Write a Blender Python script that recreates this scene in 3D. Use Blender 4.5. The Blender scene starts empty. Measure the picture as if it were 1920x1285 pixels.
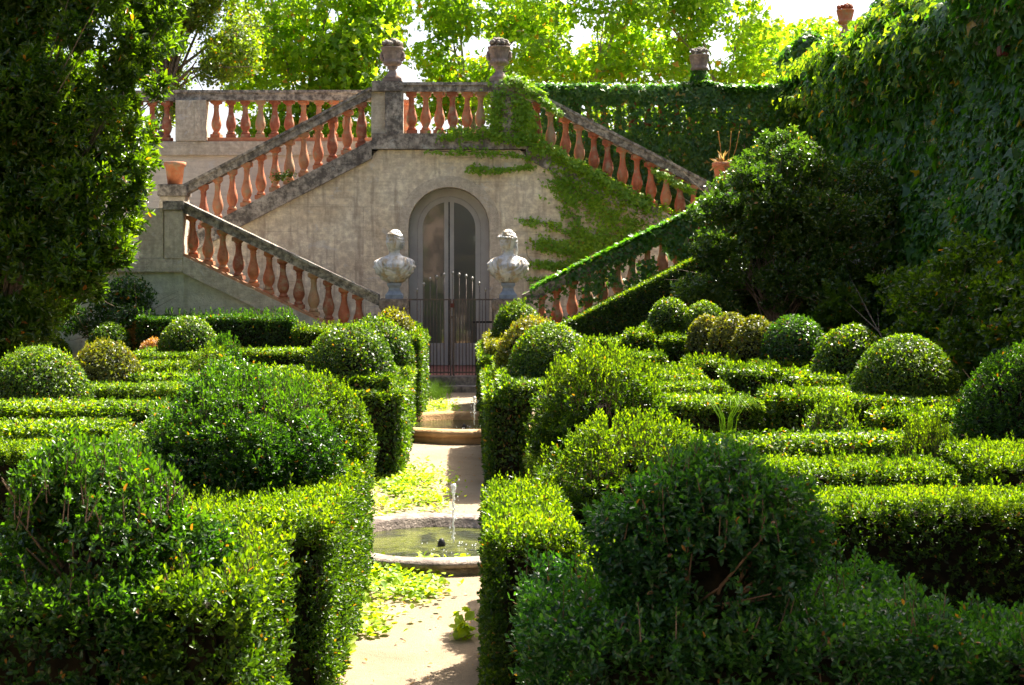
import bpy, bmesh, math, random
import numpy as np
from mathutils import Vector, Matrix
rng = np.random.default_rng(7); random.seed(7)
R = math.radians
scene = bpy.context.scene
col = scene.collection

# ------------------------------------------------------------------ camera
FPX = 2500.0; VX, VY, CH = 870.0, 495.0, 2.15
cam_d = bpy.data.cameras.new('camera'); cam = bpy.data.objects.new('camera', cam_d); col.objects.link(cam)
cam.location = (0, 0, CH); cam.rotation_euler = (R(90), 0, 0)
cam_d.sensor_width = 36; cam_d.lens = FPX/1920*36
cam_d.shift_x = (960-VX)/1920; cam_d.shift_y = -(642.5-VY)/1920
cam_d.clip_end = 500
cam_d.dof.use_dof = True; cam_d.dof.focus_distance = 8.5; cam_d.dof.aperture_fstop = 11.0
scene.camera = cam
# ------------------------------------------------------------------ world and sun
SUN = Vector((.43, .54, 1.0)).normalized()
w = bpy.data.worlds.new('World'); scene.world = w; w.use_nodes = True
nt = w.node_tree; nt.nodes.clear()
sky = nt.nodes.new('ShaderNodeTexSky'); sky.sky_type = 'NISHITA'; sky.sun_disc = False
sky.sun_elevation = math.asin(SUN.z); sky.sun_rotation = math.atan2(SUN.x, SUN.y)
sky.air_density = .8; sky.dust_density = 5.0; sky.ozone_density = .4
bg = nt.nodes.new('ShaderNodeBackground'); bg.inputs[1].default_value = .08
wo = nt.nodes.new('ShaderNodeOutputWorld')
nt.links.new(sky.outputs[0], bg.inputs[0]); nt.links.new(bg.outputs[0], wo.inputs[0])
sl = bpy.data.lights.new('sun', 'SUN'); sl.energy = 5.0; sl.angle = R(.5); sl.color = (1, .93, .80)
so = bpy.data.objects.new('sun', sl); col.objects.link(so)
so.rotation_euler = (-SUN).to_track_quat('-Z', 'Y').to_euler()
scene.view_settings.view_transform = 'Standard'; scene.view_settings.look = 'None'
scene.view_settings.exposure = 2.15; scene.view_settings.gamma = 1
scene.cycles.max_bounces = 7; scene.cycles.transparent_max_bounces = 4
scene.cycles.diffuse_bounces = 4; scene.cycles.glossy_bounces = 2; scene.cycles.transmission_bounces = 5
scene.cycles.use_adaptive_sampling = True

def PX(x, y, d):
    return ((x-VX)/FPX*d, d, CH-(y-VY)/FPX*d)

# ------------------------------------------------------------------ tagging
def tag(o, label=None, cat=None, group=None, kind=None):
    if label: o['label'] = label
    if cat: o['category'] = cat
    if group: o['group'] = group
    if kind: o['kind'] = kind
    return o
def thing(name, label, cat, loc=(0, 0, 0), group=None, rz=0):
    o = bpy.data.objects.new(name, None); col.objects.link(o); o.location = loc; o.rotation_euler = (0, 0, rz)
    o.empty_display_size = .1
    return tag(o, label, cat, group)
def link(name, me, mat, parent=None, loc=None):
    o = bpy.data.objects.new(name, me); col.objects.link(o)
    if mat is not None and not me.materials: me.materials.append(mat)
    if parent: o.parent = parent
    if loc: o.location = loc
    return o

# ------------------------------------------------------------------ materials
def mat_new(name):
    m = bpy.data.materials.new(name); m.use_nodes = True
    n = m.node_tree; n.nodes.clear()
    out = n.nodes.new('ShaderNodeOutputMaterial')
    return m, n, out
def ramp(n, stops, fac=None, interp='LINEAR'):
    r = n.nodes.new('ShaderNodeValToRGB'); cr = r.color_ramp; cr.interpolation = interp
    while len(cr.elements) < len(stops): cr.elements.new(.5)
    for e, (p, c) in zip(cr.elements, stops):
        e.position = p; e.color = (*c, 1) if len(c) == 3 else c
    if fac is not None: n.links.new(fac, r.inputs[0])
    return r
def noise(n, scale, detail=5, rough=.6, vec=None, dist=0):
    t = n.nodes.new('ShaderNodeTexNoise'); t.inputs['Scale'].default_value = scale
    t.inputs['Detail'].default_value = detail; t.inputs['Roughness'].default_value = rough
    t.inputs['Distortion'].default_value = dist
    if vec is not None: n.links.new(vec, t.inputs['Vector'])
    return t
def mixc(n, a, b, fac, mode='MIX'):
    m = n.nodes.new('ShaderNodeMix'); m.data_type = 'RGBA'; m.blend_type = mode
    for s, v in ((m.inputs[6], a), (m.inputs[7], b), (m.inputs[0], fac)):
        if hasattr(v, 'is_output'): n.links.new(v, s)
        elif isinstance(v, (int, float)): s.default_value = v
        else: s.default_value = (*v, 1)
    return m.outputs[2]
def mapping(n, vec, scale):
    m = n.nodes.new('ShaderNodeMapping'); m.inputs['Scale'].default_value = scale
    n.links.new(vec, m.inputs[0]); return m.outputs[0]
def bump(n, h, strength, dist, bsdf):
    b = n.nodes.new('ShaderNodeBump'); b.inputs['Strength'].default_value = strength; b.inputs['Distance'].default_value = dist
    n.links.new(h, b.inputs['Height']); n.links.new(b.outputs[0], bsdf.inputs['Normal']); return b

def leaf_mat(name, dark, mid, light, odd=None, rough=.38, trans=.42, tcol=None, spec=.5, oddamt=.015):
    m, n, out = mat_new(name)
    a = n.nodes.new('ShaderNodeAttribute'); a.attribute_name = 'rnd'
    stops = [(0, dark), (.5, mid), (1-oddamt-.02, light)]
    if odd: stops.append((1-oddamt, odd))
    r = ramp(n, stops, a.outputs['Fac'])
    geo = n.nodes.new('ShaderNodeNewGeometry')
    nz = noise(n, 1.7, 3, .6, geo.outputs['Position'])
    rr = ramp(n, [(.3, (.72, .82, .85)), (.7, (1.25, 1.15, .9))], nz.outputs[0])
    c = mixc(n, r.outputs[0], rr.outputs[0], 1.0, 'MULTIPLY')
    p = n.nodes.new('ShaderNodeBsdfPrincipled'); n.links.new(c, p.inputs['Base Color'])
    p.inputs['Roughness'].default_value = rough; p.inputs['Specular IOR Level'].default_value = spec
    t = n.nodes.new('ShaderNodeBsdfTranslucent')
    tc = mixc(n, c, tcol or (1.9, 2.3, .35), 1.0, 'MULTIPLY')
    n.links.new(tc, t.inputs['Color'])
    mx = n.nodes.new('ShaderNodeMixShader'); mx.inputs[0].default_value = trans
    n.links.new(p.outputs[0], mx.inputs[1]); n.links.new(t.outputs[0], mx.inputs[2]); n.links.new(mx.outputs[0], out.inputs[0])
    return m
def g(r_, g_, b_): return (r_, g_, b_)
M = {}
M['box'] = leaf_mat('box_leaf', g(.011,.030,.005), g(.034,.076,.008), g(.155,.240,.012), g(.20,.10,.03), trans=.37, oddamt=.02, tcol=(3.3,3.2,.25), spec=.32)
M['box_y'] = leaf_mat('box_leaf_yellowish', g(.035,.050,.006), g(.09,.11,.012), g(.19,.20,.02), g(.24,.11,.03), trans=.42, oddamt=.05, tcol=(2.5,2.3,.3))
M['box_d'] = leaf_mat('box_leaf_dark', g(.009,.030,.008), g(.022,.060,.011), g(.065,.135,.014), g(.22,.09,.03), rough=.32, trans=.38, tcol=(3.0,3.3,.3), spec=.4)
M['stem'] = None
M['box_n'] = leaf_mat('shaded_box_leaf', g(.009,.034,.012), g(.017,.060,.016), g(.045,.115,.018), g(.15,.07,.03), rough=.36, trans=.36, oddamt=.02, tcol=(3.2,3.6,.3), spec=.4)  # darkest copy of the box leaf, shade put into its colour
M['gold'] = leaf_mat('golden_leaf', g(.25,.13,.03), g(.36,.19,.04), g(.48,.28,.07), rough=.5, tcol=(1.3,1.1,.5))
M['laurel'] = leaf_mat('laurel_leaf', g(.020,.048,.008), g(.040,.085,.011), g(.10,.16,.014), g(.25,.10,.03), rough=.3, trans=.46, oddamt=.008, tcol=(3.6,3.4,.25))
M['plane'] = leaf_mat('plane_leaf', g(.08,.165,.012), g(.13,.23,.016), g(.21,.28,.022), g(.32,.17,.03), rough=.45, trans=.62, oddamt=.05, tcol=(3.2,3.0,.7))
M['oak'] = leaf_mat('oak_leaf', g(.05,.09,.010), g(.08,.14,.014), g(.16,.20,.022), g(.32,.13,.02), rough=.42, trans=.55, oddamt=.05, tcol=(3.0,2.8,.3))
M['ivy'] = leaf_mat('ivy_leaf', g(.035,.10,.014), g(.06,.15,.018), g(.12,.21,.02), g(.34,.22,.03), rough=.38, trans=.48, oddamt=.012)
M['ivy_b'] = leaf_mat('young_ivy_leaf', g(.12,.24,.008), g(.20,.35,.012), g(.30,.44,.018), g(.30,.24,.03), rough=.5, trans=.4, tcol=(1.6,1.7,.3))
M['ivy_w'] = leaf_mat('wall_creeper_leaf', g(.025,.085,.024), g(.050,.130,.028), g(.10,.19,.028), g(.36,.22,.03), rough=.36, trans=.46, oddamt=.008, tcol=(2.6,2.9,.3))
M['jas'] = leaf_mat('shrub_leaf', g(.035,.075,.016), g(.06,.11,.020), g(.12,.17,.03), g(.34,.17,.07), rough=.26, trans=.38, oddamt=.03, spec=.8)
M['weed'] = leaf_mat('weed_leaf', g(.16,.27,.016), g(.24,.36,.02), g(.34,.43,.03), rough=.5, trans=.5, tcol=(1.9,1.8,.3))
M['straw'] = leaf_mat('straw_leaf', g(.42,.27,.09), g(.52,.36,.14), g(.6,.44,.2), rough=.6, trans=.4, tcol=(1.2,1.1,.8))

def simple(name, colr, rough=.8, metal=0, nscale=None, c2=None, bumpd=0, spec=.3):
    m, n, out = mat_new(name)
    p = n.nodes.new('ShaderNodeBsdfPrincipled'); p.inputs['Roughness'].default_value = rough
    p.inputs['Metallic'].default_value = metal; p.inputs['Specular IOR Level'].default_value = spec
    p.inputs['Base Color'].default_value = (*colr, 1)
    if nscale:
        tc = n.nodes.new('ShaderNodeTexCoord')
        nz = noise(n, nscale, 6, .65, tc.outputs['Object'])
        r = ramp(n, [(.35, colr), (.65, c2 or tuple(x*1.5 for x in colr))], nz.outputs[0])
        n.links.new(r.outputs[0], p.inputs['Base Color'])
        if bumpd: bump(n, nz.outputs[0], .8, bumpd, p)
    n.links.new(p.outputs[0], out.inputs[0]); return m
M['core_dark'] = simple('twigs', (.005, .006, .004), .95, nscale=20, c2=(.022, .018, .010), spec=.05)  # near-black fill of solid hedge cores, stands in for inner shade
M['bark'] = simple('bark', (.10, .075, .05), .9, nscale=18, c2=(.20, .16, .11), bumpd=.02)
M['stem'] = simple('twig_bark', (.07, .045, .026), .9, nscale=18, c2=(.17, .115, .07))
M['bark_p'] = simple('plane_bark', (.16, .14, .10), .85, nscale=6, c2=(.36, .33, .26), bumpd=.01)
M['iron'] = simple('wrought_iron', (.09, .075, .065), .6, .4, nscale=30, c2=(.16, .12, .10))
M['finial'] = simple('grey_finial', (.30, .29, .27), .5, .5)
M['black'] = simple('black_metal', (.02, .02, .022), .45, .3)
M['door'] = simple('grey_door_paint', (.33, .325, .305), .5, nscale=3, c2=(.40, .395, .37))
M['socle'] = simple('blue_grey_stone', (.17, .20, .26), .6, nscale=12, c2=(.27, .31, .37), bumpd=.004)
M['tile'] = simple('red_tile', (.20, .075, .055), .6, nscale=9, c2=(.32, .13, .10))
M['redwood'] = simple('dark_red_paint', (.10, .022, .016), .6)
M['pink'] = simple('pink_stucco', (.62, .42, .33), .9, nscale=2, c2=(.70, .52, .42))
M['whitetrim'] = simple('pale_trim', (.62, .56, .48), .8)

def stucco(name, base, light, dark, courses=True, stain=.5, streak=.5):
    m, n, out = mat_new(name)
    geo = n.nodes.new('ShaderNodeNewGeometry'); pos = geo.outputs['Position']
    a = noise(n, 1.1, 6, .62, pos, .4); b = noise(n, 9, 6, .7, pos); c = noise(n, 45, 3, .6, pos)
    sv = mapping(n, pos, (5, 5, .55)); s = noise(n, 1.6, 5, .6, sv)
    r1 = ramp(n, [(.34, base), (.62, light)], a.outputs[0])
    r2 = ramp(n, [(.42, (1, 1, 1)), (.62, (0, 0, 0))], b.outputs[0])
    c1 = mixc(n, r1.outputs[0], dark, 0)
    mul = n.nodes.new('ShaderNodeMath'); mul.operation = 'MULTIPLY'; mul.inputs[1].default_value = stain
    n.links.new(r2.outputs[0], mul.inputs[0])
    c1 = mixc(n, r1.outputs[0], dark, mul.outputs[0])
    r3 = ramp(n, [(.50, (0, 0, 0)), (.66, (1, 1, 1))], s.outputs[0])
    mul2 = n.nodes.new('ShaderNodeMath'); mul2.operation = 'MULTIPLY'; mul2.inputs[1].default_value = streak
    n.links.new(r3.outputs[0], mul2.inputs[0])
    c2 = mixc(n, c1, dark, mul2.outputs[0])
    hz = noise(n, 1.5, 6, .75, mapping(n, pos, (.9, .9, 13)), .3)
    rh = ramp(n, [(.35, (.84, .83, .82)), (.62, (1.04, 1.04, 1.04))], hz.outputs[0])
    c2 = mixc(n, c2, rh.outputs[0], .8, 'MULTIPLY')
    # pale peeled patches
    pz = noise(n, 2.3, 4, .7, mapping(n, pos, (1, 1, 1.3)), .8)
    r5 = ramp(n, [(.60, (0, 0, 0)), (.64, (1, 1, 1))], pz.outputs[0])
    mul3 = n.nodes.new('ShaderNodeMath'); mul3.operation = 'MULTIPLY'; mul3.inputs[1].default_value = .35
    n.links.new(r5.outputs[0], mul3.inputs[0])
    c2 = mixc(n, c2, tuple(min(.6, x*1.25) for x in light), mul3.outputs[0])
    p = n.nodes.new('ShaderNodeBsdfPrincipled'); p.inputs['Roughness'].default_value = .92; p.inputs['Specular IOR Level'].default_value = .2
    h = b.outputs[0]
    if courses:
        sep = n.nodes.new('ShaderNodeSeparateXYZ'); n.links.new(pos, sep.inputs[0])
        cmb = n.nodes.new('ShaderNodeCombineXYZ'); n.links.new(sep.outputs[0], cmb.inputs[0]); n.links.new(sep.outputs[2], cmb.inputs[1])
        br = n.nodes.new('ShaderNodeTexBrick'); br.inputs['Scale'].default_value = 1
        br.inputs['Brick Width'].default_value = 3.7; br.inputs['Row Height'].default_value = .46
        br.inputs['Mortar Size'].default_value = .007; br.inputs['Mortar Smooth'].default_value = .3
        nzw = noise(n, 3, 3, .5, pos); 
        vm = n.nodes.new('ShaderNodeVectorMath'); vm.operation = 'MULTIPLY_ADD'
        n.links.new(nzw.outputs[1], vm.inputs[0]); vm.inputs[1].default_value = (.03, .03, .03); n.links.new(cmb.outputs[0], vm.inputs[2])
        n.links.new(vm.outputs[0], br.inputs['Vector'])
        gate = ramp(n, [(.45, (0, 0, 0)), (.75, (.8, .8, .8))], noise(n, 2.1, 3, .6, pos).outputs[0])
        mm = n.nodes.new('ShaderNodeMath'); mm.operation = 'MULTIPLY'; n.links.new(br.outputs['Fac'], mm.inputs[0]); n.links.new(gate.outputs[0], mm.inputs[1])
        c2 = mixc(n, c2, tuple(x*.75 for x in dark), mm.outputs[0])
    n.links.new(c2, p.inputs['Base Color'])
    ad = n.nodes.new('ShaderNodeMath'); ad.operation = 'ADD'; n.links.new(b.outputs[0], ad.inputs[0]); n.links.new(c.outputs[0], ad.inputs[1])
    bump(n, ad.outputs[0], .7, .02, p)
    n.links.new(p.outputs[0], out.inputs[0]); return m
M['wall'] = stucco('weathered_wall', (.74, .62, .43), (.92, .85, .65), (.34, .265, .20), True, .50, .65)
M['wall_g'] = stucco('greenish_wall', (.64, .62, .47), (.76, .73, .58), (.30, .29, .21), False, .35, .3)
M['cream'] = stucco('cream_wall', (.62, .55, .45), (.70, .64, .54), (.42, .36, .30), False, .25, .15)
M['stone'] = stucco('lichen_stone', (.38, .335, .28), (.58, .52, .43), (.075, .065, .058), False, .85, .45)
M['stone_l'] = stucco('pale_stone', (.56, .49, .37), (.68, .61, .48), (.24, .19, .15), False, .45, .35)
M['rim'] = stucco('basin_stone', (.27, .215, .175), (.42, .35, .29), (.07, .055, .05), False, .65, .5)
M['rim_o'] = stucco('ochre_basin_stone', (.45, .27, .12), (.58, .38, .20), (.25, .15, .08), False, .3, .3)

def terracotta():
    m, n, out = mat_new('terracotta')
    oi = n.nodes.new('ShaderNodeObjectInfo'); tc = n.nodes.new('ShaderNodeTexCoord')
    r = ramp(n, [(0, (.30, .105, .06)), (.3, (.46, .14, .07)), (.65, (.54, .20, .095)), (1, (.42, .26, .15))], oi.outputs['Random'])
    ad = n.nodes.new('ShaderNodeVectorMath'); ad.operation = 'ADD'
    cv = n.nodes.new('ShaderNodeCombineXYZ'); mu = n.nodes.new('ShaderNodeMath'); mu.operation = 'MULTIPLY'; mu.inputs[1].default_value = 37
    n.links.new(oi.outputs['Random'], mu.inputs[0]); n.links.new(mu.outputs[0], cv.inputs[0])
    n.links.new(tc.outputs['Object'], ad.inputs[0]); n.links.new(cv.outputs[0], ad.inputs[1])
    nz = noise(n, 7, 6, .65, ad.outputs[0])
    f = ramp(n, [(.50, (0, 0, 0)), (.66, (.8, .8, .8))], nz.outputs[0])
    c = mixc(n, r.outputs[0], (.34, .29, .18), f.outputs[0])
    f2 = ramp(n, [(.25, (.55, .5, .5)), (.5, (1, 1, 1))], nz.outputs[0])
    c = mixc(n, c, f2.outputs[0], 1.0, 'MULTIPLY')
    p = n.nodes.new('ShaderNodeBsdfPrincipled'); n.links.new(c, p.inputs['Base Color']); p.inputs['Roughness'].default_value = .75
    p.inputs['Specular IOR Level'].default_value = .25
    bump(n, nz.outputs[0], .5, .01, p)
    n.links.new(p.outputs[0], out.inputs[0]); return m
M['terra'] = terracotta()

def marble():
    m, n, out = mat_new('weathered_marble')
    tc = n.nodes.new('ShaderNodeTexCoord'); o = tc.outputs['Object']
    a = noise(n, 5, 6, .65, o, .5); b = noise(n, 3, 5, .6, mapping(n, o, (3, 3, .6)))
    r = ramp(n, [(.35, (.24, .26, .28)), (.55, (.58, .57, .54))], a.outputs[0])
    f = ramp(n, [(.48, (0, 0, 0)), (.62, (.85, .85, .85))], b.outputs[0])
    c = mixc(n, r.outputs[0], (.36, .27, .15), f.outputs[0])
    p = n.nodes.new('ShaderNodeBsdfPrincipled'); n.links.new(c, p.inputs['Base Color']); p.inputs['Roughness'].default_value = .6
    bump(n, a.outputs[0], .4, .008, p)
    n.links.new(p.outputs[0], out.inputs[0]); return m
M['marble'] = marble()

def sand():
    m, n, out = mat_new('sand_path')
    geo = n.nodes.new('ShaderNodeNewGeometry'); pos = geo.outputs['Position']
    a = noise(n, 1.6, 6, .65, pos, .3); b = noise(n, 160, 3, .7, pos); c = noise(n, 14, 4, .6, pos)
    r = ramp(n, [(.3, (.28, .21, .14)), (.65, (.39, .305, .215))], a.outputs[0])
    r2 = ramp(n, [(.3, (.70, .68, .66)), (.55, (1, 1, 1)), (.75, (1.1, 1.1, 1.1))], b.outputs[0])
    cc = mixc(n, r.outputs[0], r2.outputs[0], 1, 'MULTIPLY')
    f = ramp(n, [(.60, (0, 0, 0)), (.72, (.6, .6, .6))], c.outputs[0])
    cc = mixc(n, cc, (.30, .22, .14), f.outputs[0])
    p = n.nodes.new('ShaderNodeBsdfPrincipled'); n.links.new(cc, p.inputs['Base Color']); p.inputs['Roughness'].default_value = .95
    p.inputs['Specular IOR Level'].default_value = .1
    ad = n.nodes.new('ShaderNodeMath'); ad.operation = 'ADD'; n.links.new(b.outputs[0], ad.inputs[0]); n.links.new(c.outputs[0], ad.inputs[1])
    bump(n, ad.outputs[0], .8, .02, p)
    n.links.new(p.outputs[0], out.inputs[0]); return m
M['sand'] = sand()
M['soil'] = simple('garden_soil', (.075, .05, .03), .95, nscale=25, c2=(.16, .115, .07), bumpd=.03, spec=.1)

def water_mat():
    m, n, out = mat_new('pond_water')
    geo = n.nodes.new('ShaderNodeNewGeometry'); pos = geo.outputs['Position']
    a = noise(n, 2.6, 4, .6, pos, .6); b = noise(n, 22, 3, .6, pos, .8)
    r = ramp(n, [(.42, (.018, .022, .010)), (.6, (.095, .105, .022))], a.outputs[0])
    p = n.nodes.new('ShaderNodeBsdfPrincipled'); n.links.new(r.outputs[0], p.inputs['Base Color']); p.inputs['Roughness'].default_value = .07
    p.inputs['IOR'].default_value = 1.33; p.inputs['Specular IOR Level'].default_value = .9
    bump(n, b.outputs[0], .35, .02, p)
    n.links.new(p.outputs[0], out.inputs[0]); return m
M['water'] = water_mat()
def jet_mat():
    m, n, out = mat_new('spray')
    p = n.nodes.new('ShaderNodeBsdfPrincipled'); p.inputs['Base Color'].default_value = (.95, .97, 1, 1); p.inputs['Roughness'].default_value = .15
    p.inputs['Transmission Weight'].default_value = .45; p.inputs['IOR'].default_value = 1.33
    n.links.new(p.outputs[0], out.inputs[0]); return m
M['jet'] = jet_mat()
def glass_mat():
    m, n, out = mat_new('door_glass')
    p = n.nodes.new('ShaderNodeBsdfPrincipled'); p.inputs['Base Color'].default_value = (.10, .10, .085, 1); p.inputs['Roughness'].default_value = .04
    p.inputs['IOR'].default_value = 1.6; p.inputs['Specular IOR Level'].default_value = .5
    geo = n.nodes.new('ShaderNodeNewGeometry'); b = noise(n, 1.2, 2, .5, geo.outputs['Position']); bump(n, b.outputs[0], .12, .02, p)
    n.links.new(p.outputs[0], out.inputs[0]); return m
M['glass'] = glass_mat()

# ------------------------------------------------------------------ mesh helpers
def mesh_np(name, V, F4=None, F3=None, rnd=None, smooth=False):
    """V (n,3); F4 (m,4); F3 (k,3) index arrays; rnd per face (quads first, then tris)"""
    me = bpy.data.meshes.new(name)
    n4 = 0 if F4 is None else len(F4); n3 = 0 if F3 is None else len(F3)
    me.vertices.add(len(V)); me.vertices.foreach_set('co', np.ascontiguousarray(V, dtype=np.float32).ravel())
    idx = []
    if n4: idx.append(np.asarray(F4).ravel())
    if n3: idx.append(np.asarray(F3).ravel())
    idx = np.concatenate(idx).astype(np.int32)
    me.loops.add(len(idx)); me.loops.foreach_set('vertex_index', idx)
    me.polygons.add(n4+n3)
    st = np.concatenate([np.arange(n4)*4, n4*4+np.arange(n3)*3]).astype(np.int32)
    me.polygons.foreach_set('loop_start', st)
    if rnd is not None:
        at = me.attributes.new('rnd', 'FLOAT', 'FACE'); at.data.foreach_set('value', np.asarray(rnd, dtype=np.float32))
    me.update(calc_edges=True)
    if smooth: me.polygons.foreach_set('use_smooth', np.ones(n4+n3, dtype=bool))
    return me

def unit(v): return v/np.maximum(np.linalg.norm(v, axis=1, keepdims=True), 1e-9)
def leaf_cloud(name, P, out, L, kind='oval', up=.25, spread=.8, aspect=.5, face=.9, droop=0., rndbias=0.):
    """leaves rooted at P; `out` = local outward direction.  L scalar or array"""
    n = len(P)
    L = (np.ones(n)*L)*rng.uniform(.55, 1.4, n)
    N = unit(out*face + rng.normal(0, 1, (n, 3))*spread*.62 + np.array([0, 0, up]))
    D = out*.45 + rng.normal(0, 1, (n, 3))*.8 + np.array([0, 0, up-droop])
    D = unit(D - (D*N).sum(1, keepdims=True)*N*.8)
    S = unit(np.cross(D, N)); N = np.cross(S, D)
    L = L[:, None]; W = L*aspect
    rn = rng.beta(2, 2.3, n)+rndbias
    rn = np.where(rng.random(n) < .022, .995, np.clip(rn, 0, .90))
    if kind == 'oval':
        cup = .10*L
        v = np.stack([P, P+D*L*.33+S*W*.5+N*cup, P+D*L*.72+S*W*.42+N*cup*.6, P+D*L-N*L*.06,
                      P+D*L*.72-S*W*.42+N*cup*.6, P+D*L*.33-S*W*.5+N*cup], 1)
        b = (np.arange(n)*6)[:, None]
        F = np.concatenate([b+[0, 1, 2, 3], b+[3, 4, 5, 0]]); return v.reshape(-1, 3), F, None, np.concatenate([rn, rn])
    if kind == 'diamond':
        v = np.stack([P, P+D*L*.45+S*W*.5+N*L*.08, P+D*L, P+D*L*.45-S*W*.5+N*L*.08], 1)
        F = (np.arange(n)*4)[:, None]+np.array([0, 1, 2, 3]); return v.reshape(-1, 3), F, None, rn
    if kind == 'lobed':
        W = L*max(aspect, .8)
        v = np.stack([P, P+D*L*.28+S*W*.58-N*L*.10, P+D*L*.50+S*W*.22+N*L*.03, P+D*L-N*L*.16, P+D*L*.50-S*W*.22+N*L*.03,
                      P+D*L*.28-S*W*.58-N*L*.10], 1)
        b = (np.arange(n)*6)[:, None]
        F4 = b+[0, 2, 3, 4]; F3 = np.concatenate([b+[0, 1, 2], b+[0, 4, 5]])
        return v.reshape(-1, 3), F4, F3, np.concatenate([rn, rn, rn])
def sprig_cloud(P, out, L, m=8, slen=.06, up=.45, wild=.45, aspect=.46, rndbias=0., kind='oval'):
    """leaves set in opposite pairs along short shoots that end at P"""
    k = max(1, len(P)//m); sel = rng.permutation(len(P))[:k]; P = P[sel]; out = out[sel]
    rb = rndbias[sel] if hasattr(rndbias, '__len__') else np.full(k, rndbias)
    A = unit(out*.65+rng.normal(0, 1, (k, 3))*wild+np.array([0, 0, up])); sl = slen*rng.uniform(.7, 1.35, k)
    U = unit(np.cross(A, rng.normal(0, 1, (k, 3)))); V = np.cross(A, U); Ps, Ds, Ns, Ls, Rs = [], [], [], [], []
    for j in range(m):
        t = (j//2+.5)/(m/2); a = (j//2)*1.45+(j % 2)*math.pi+rng.normal(0, .25, k)
        rad = U*np.cos(a)[:, None]+V*np.sin(a)[:, None]
        D = unit(rad*(1.05-.65*t)+A*(.35+.75*t)+rng.normal(0, .12, (k, 3)))
        N = unit(A-D*(A*D).sum(1, keepdims=True)+rng.normal(0, .22, (k, 3))); N = unit(N-D*(N*D).sum(1, keepdims=True))
        Ps.append(P+A*(sl*(t-.75))[:, None]); Ds.append(D); Ns.append(N); Ls.append(L*rng.uniform(.7, 1.25, k)*(1.08-.25*t)); Rs.append(rng.beta(2, 2.3, k)*.75+.22*t+rb)
    P, D, N, Ln, rn = map(np.concatenate, (Ps, Ds, Ns, Ls, Rs)); n = len(P); S = np.cross(D, N); Lc = Ln[:, None]; W = Lc*aspect
    rn = np.where(rng.random(n) < .012, .995, np.clip(rn, 0, .90)); cup = .09*Lc
    if kind == 'diamond':
        v = np.stack([P, P+D*Lc*.45+S*W*.5+N*cup, P+D*Lc, P+D*Lc*.45-S*W*.5+N*cup], 1); return v.reshape(-1, 3), (np.arange(n)*4)[:, None]+np.array([0, 1, 2, 3]), None, rn
    v = np.stack([P, P+D*Lc*.35+S*W*.5+N*cup, P+D*Lc*.75+S*W*.40+N*cup*.6, P+D*Lc-N*Lc*.08, P+D*Lc*.75-S*W*.40+N*cup*.6, P+D*Lc*.35-S*W*.5+N*cup], 1)
    b = (np.arange(n)*6)[:, None]; return v.reshape(-1, 3), np.concatenate([b+[0, 1, 2, 3], b+[3, 4, 5, 0]]), None, np.concatenate([rn, rn])
def merge(parts):
    Vs, F4s, F3s, r4, r3, o = [], [], [], [], [], 0
    for V, F4, F3, rn in parts:
        Vs.append(V); F4s.append(F4+o); n4 = len(F4); r4.append(rn[:n4])
        if F3 is not None: F3s.append(F3+o); r3.append(rn[n4:])
        o += len(V)
    return np.concatenate(Vs), np.concatenate(F4s), (np.concatenate(F3s) if F3s else None), np.concatenate(r4+r3)
def leaf_obj(name, parts, mat, parent=None):
    V, F4, F3, rn = merge(parts)
    return link(name, mesh_np(name, V, F4, F3, rn), mat, parent)

_K = rng.normal(0, 1, (10, 3)); _PH = rng.uniform(0, 6.28, 10)
def wob(P, f=1.0):
    s = 0
    for i in range(10):
        s = s+np.sin(P@(_K[i]*f*(1+i*.35))+_PH[i])/(1+i*.25)
    return s/3.5

def tube(pts, rads, seg=7):
    """returns V,F4 of tapered tube"""
    pts = [Vector(p) for p in pts]; V = []; F = []
    for i, p in enumerate(pts):
        d = (pts[min(i+1, len(pts)-1)]-pts[max(i-1, 0)]).normalized()
        a = d.orthogonal().normalized() if i == 0 else (a-d*a.dot(d)).normalized()
        b = d.cross(a)
        for k in range(seg):
            t = 2*math.pi*k/seg; V.append(p+(a*math.cos(t)+b*math.sin(t))*rads[i])
    for i in range(len(pts)-1):
        for k in range(seg):
            F.append((i*seg+k, i*seg+(k+1) % seg, (i+1)*seg+(k+1) % seg, (i+1)*seg+k))
    return np.array([tuple(v) for v in V]), np.array(F)
def merge_vf(lst):
    o = 0; Vs = []; Fs = []
    for V, F in lst: Vs.append(V); Fs.append(F+o); o += len(V)
    return np.concatenate(Vs), np.concatenate(Fs)
def tubes_obj(name, lst, mat, parent=None, smooth=True):
    V, F = merge_vf(lst); return link(name, mesh_np(name, V, F, smooth=smooth), mat, parent)

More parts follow.
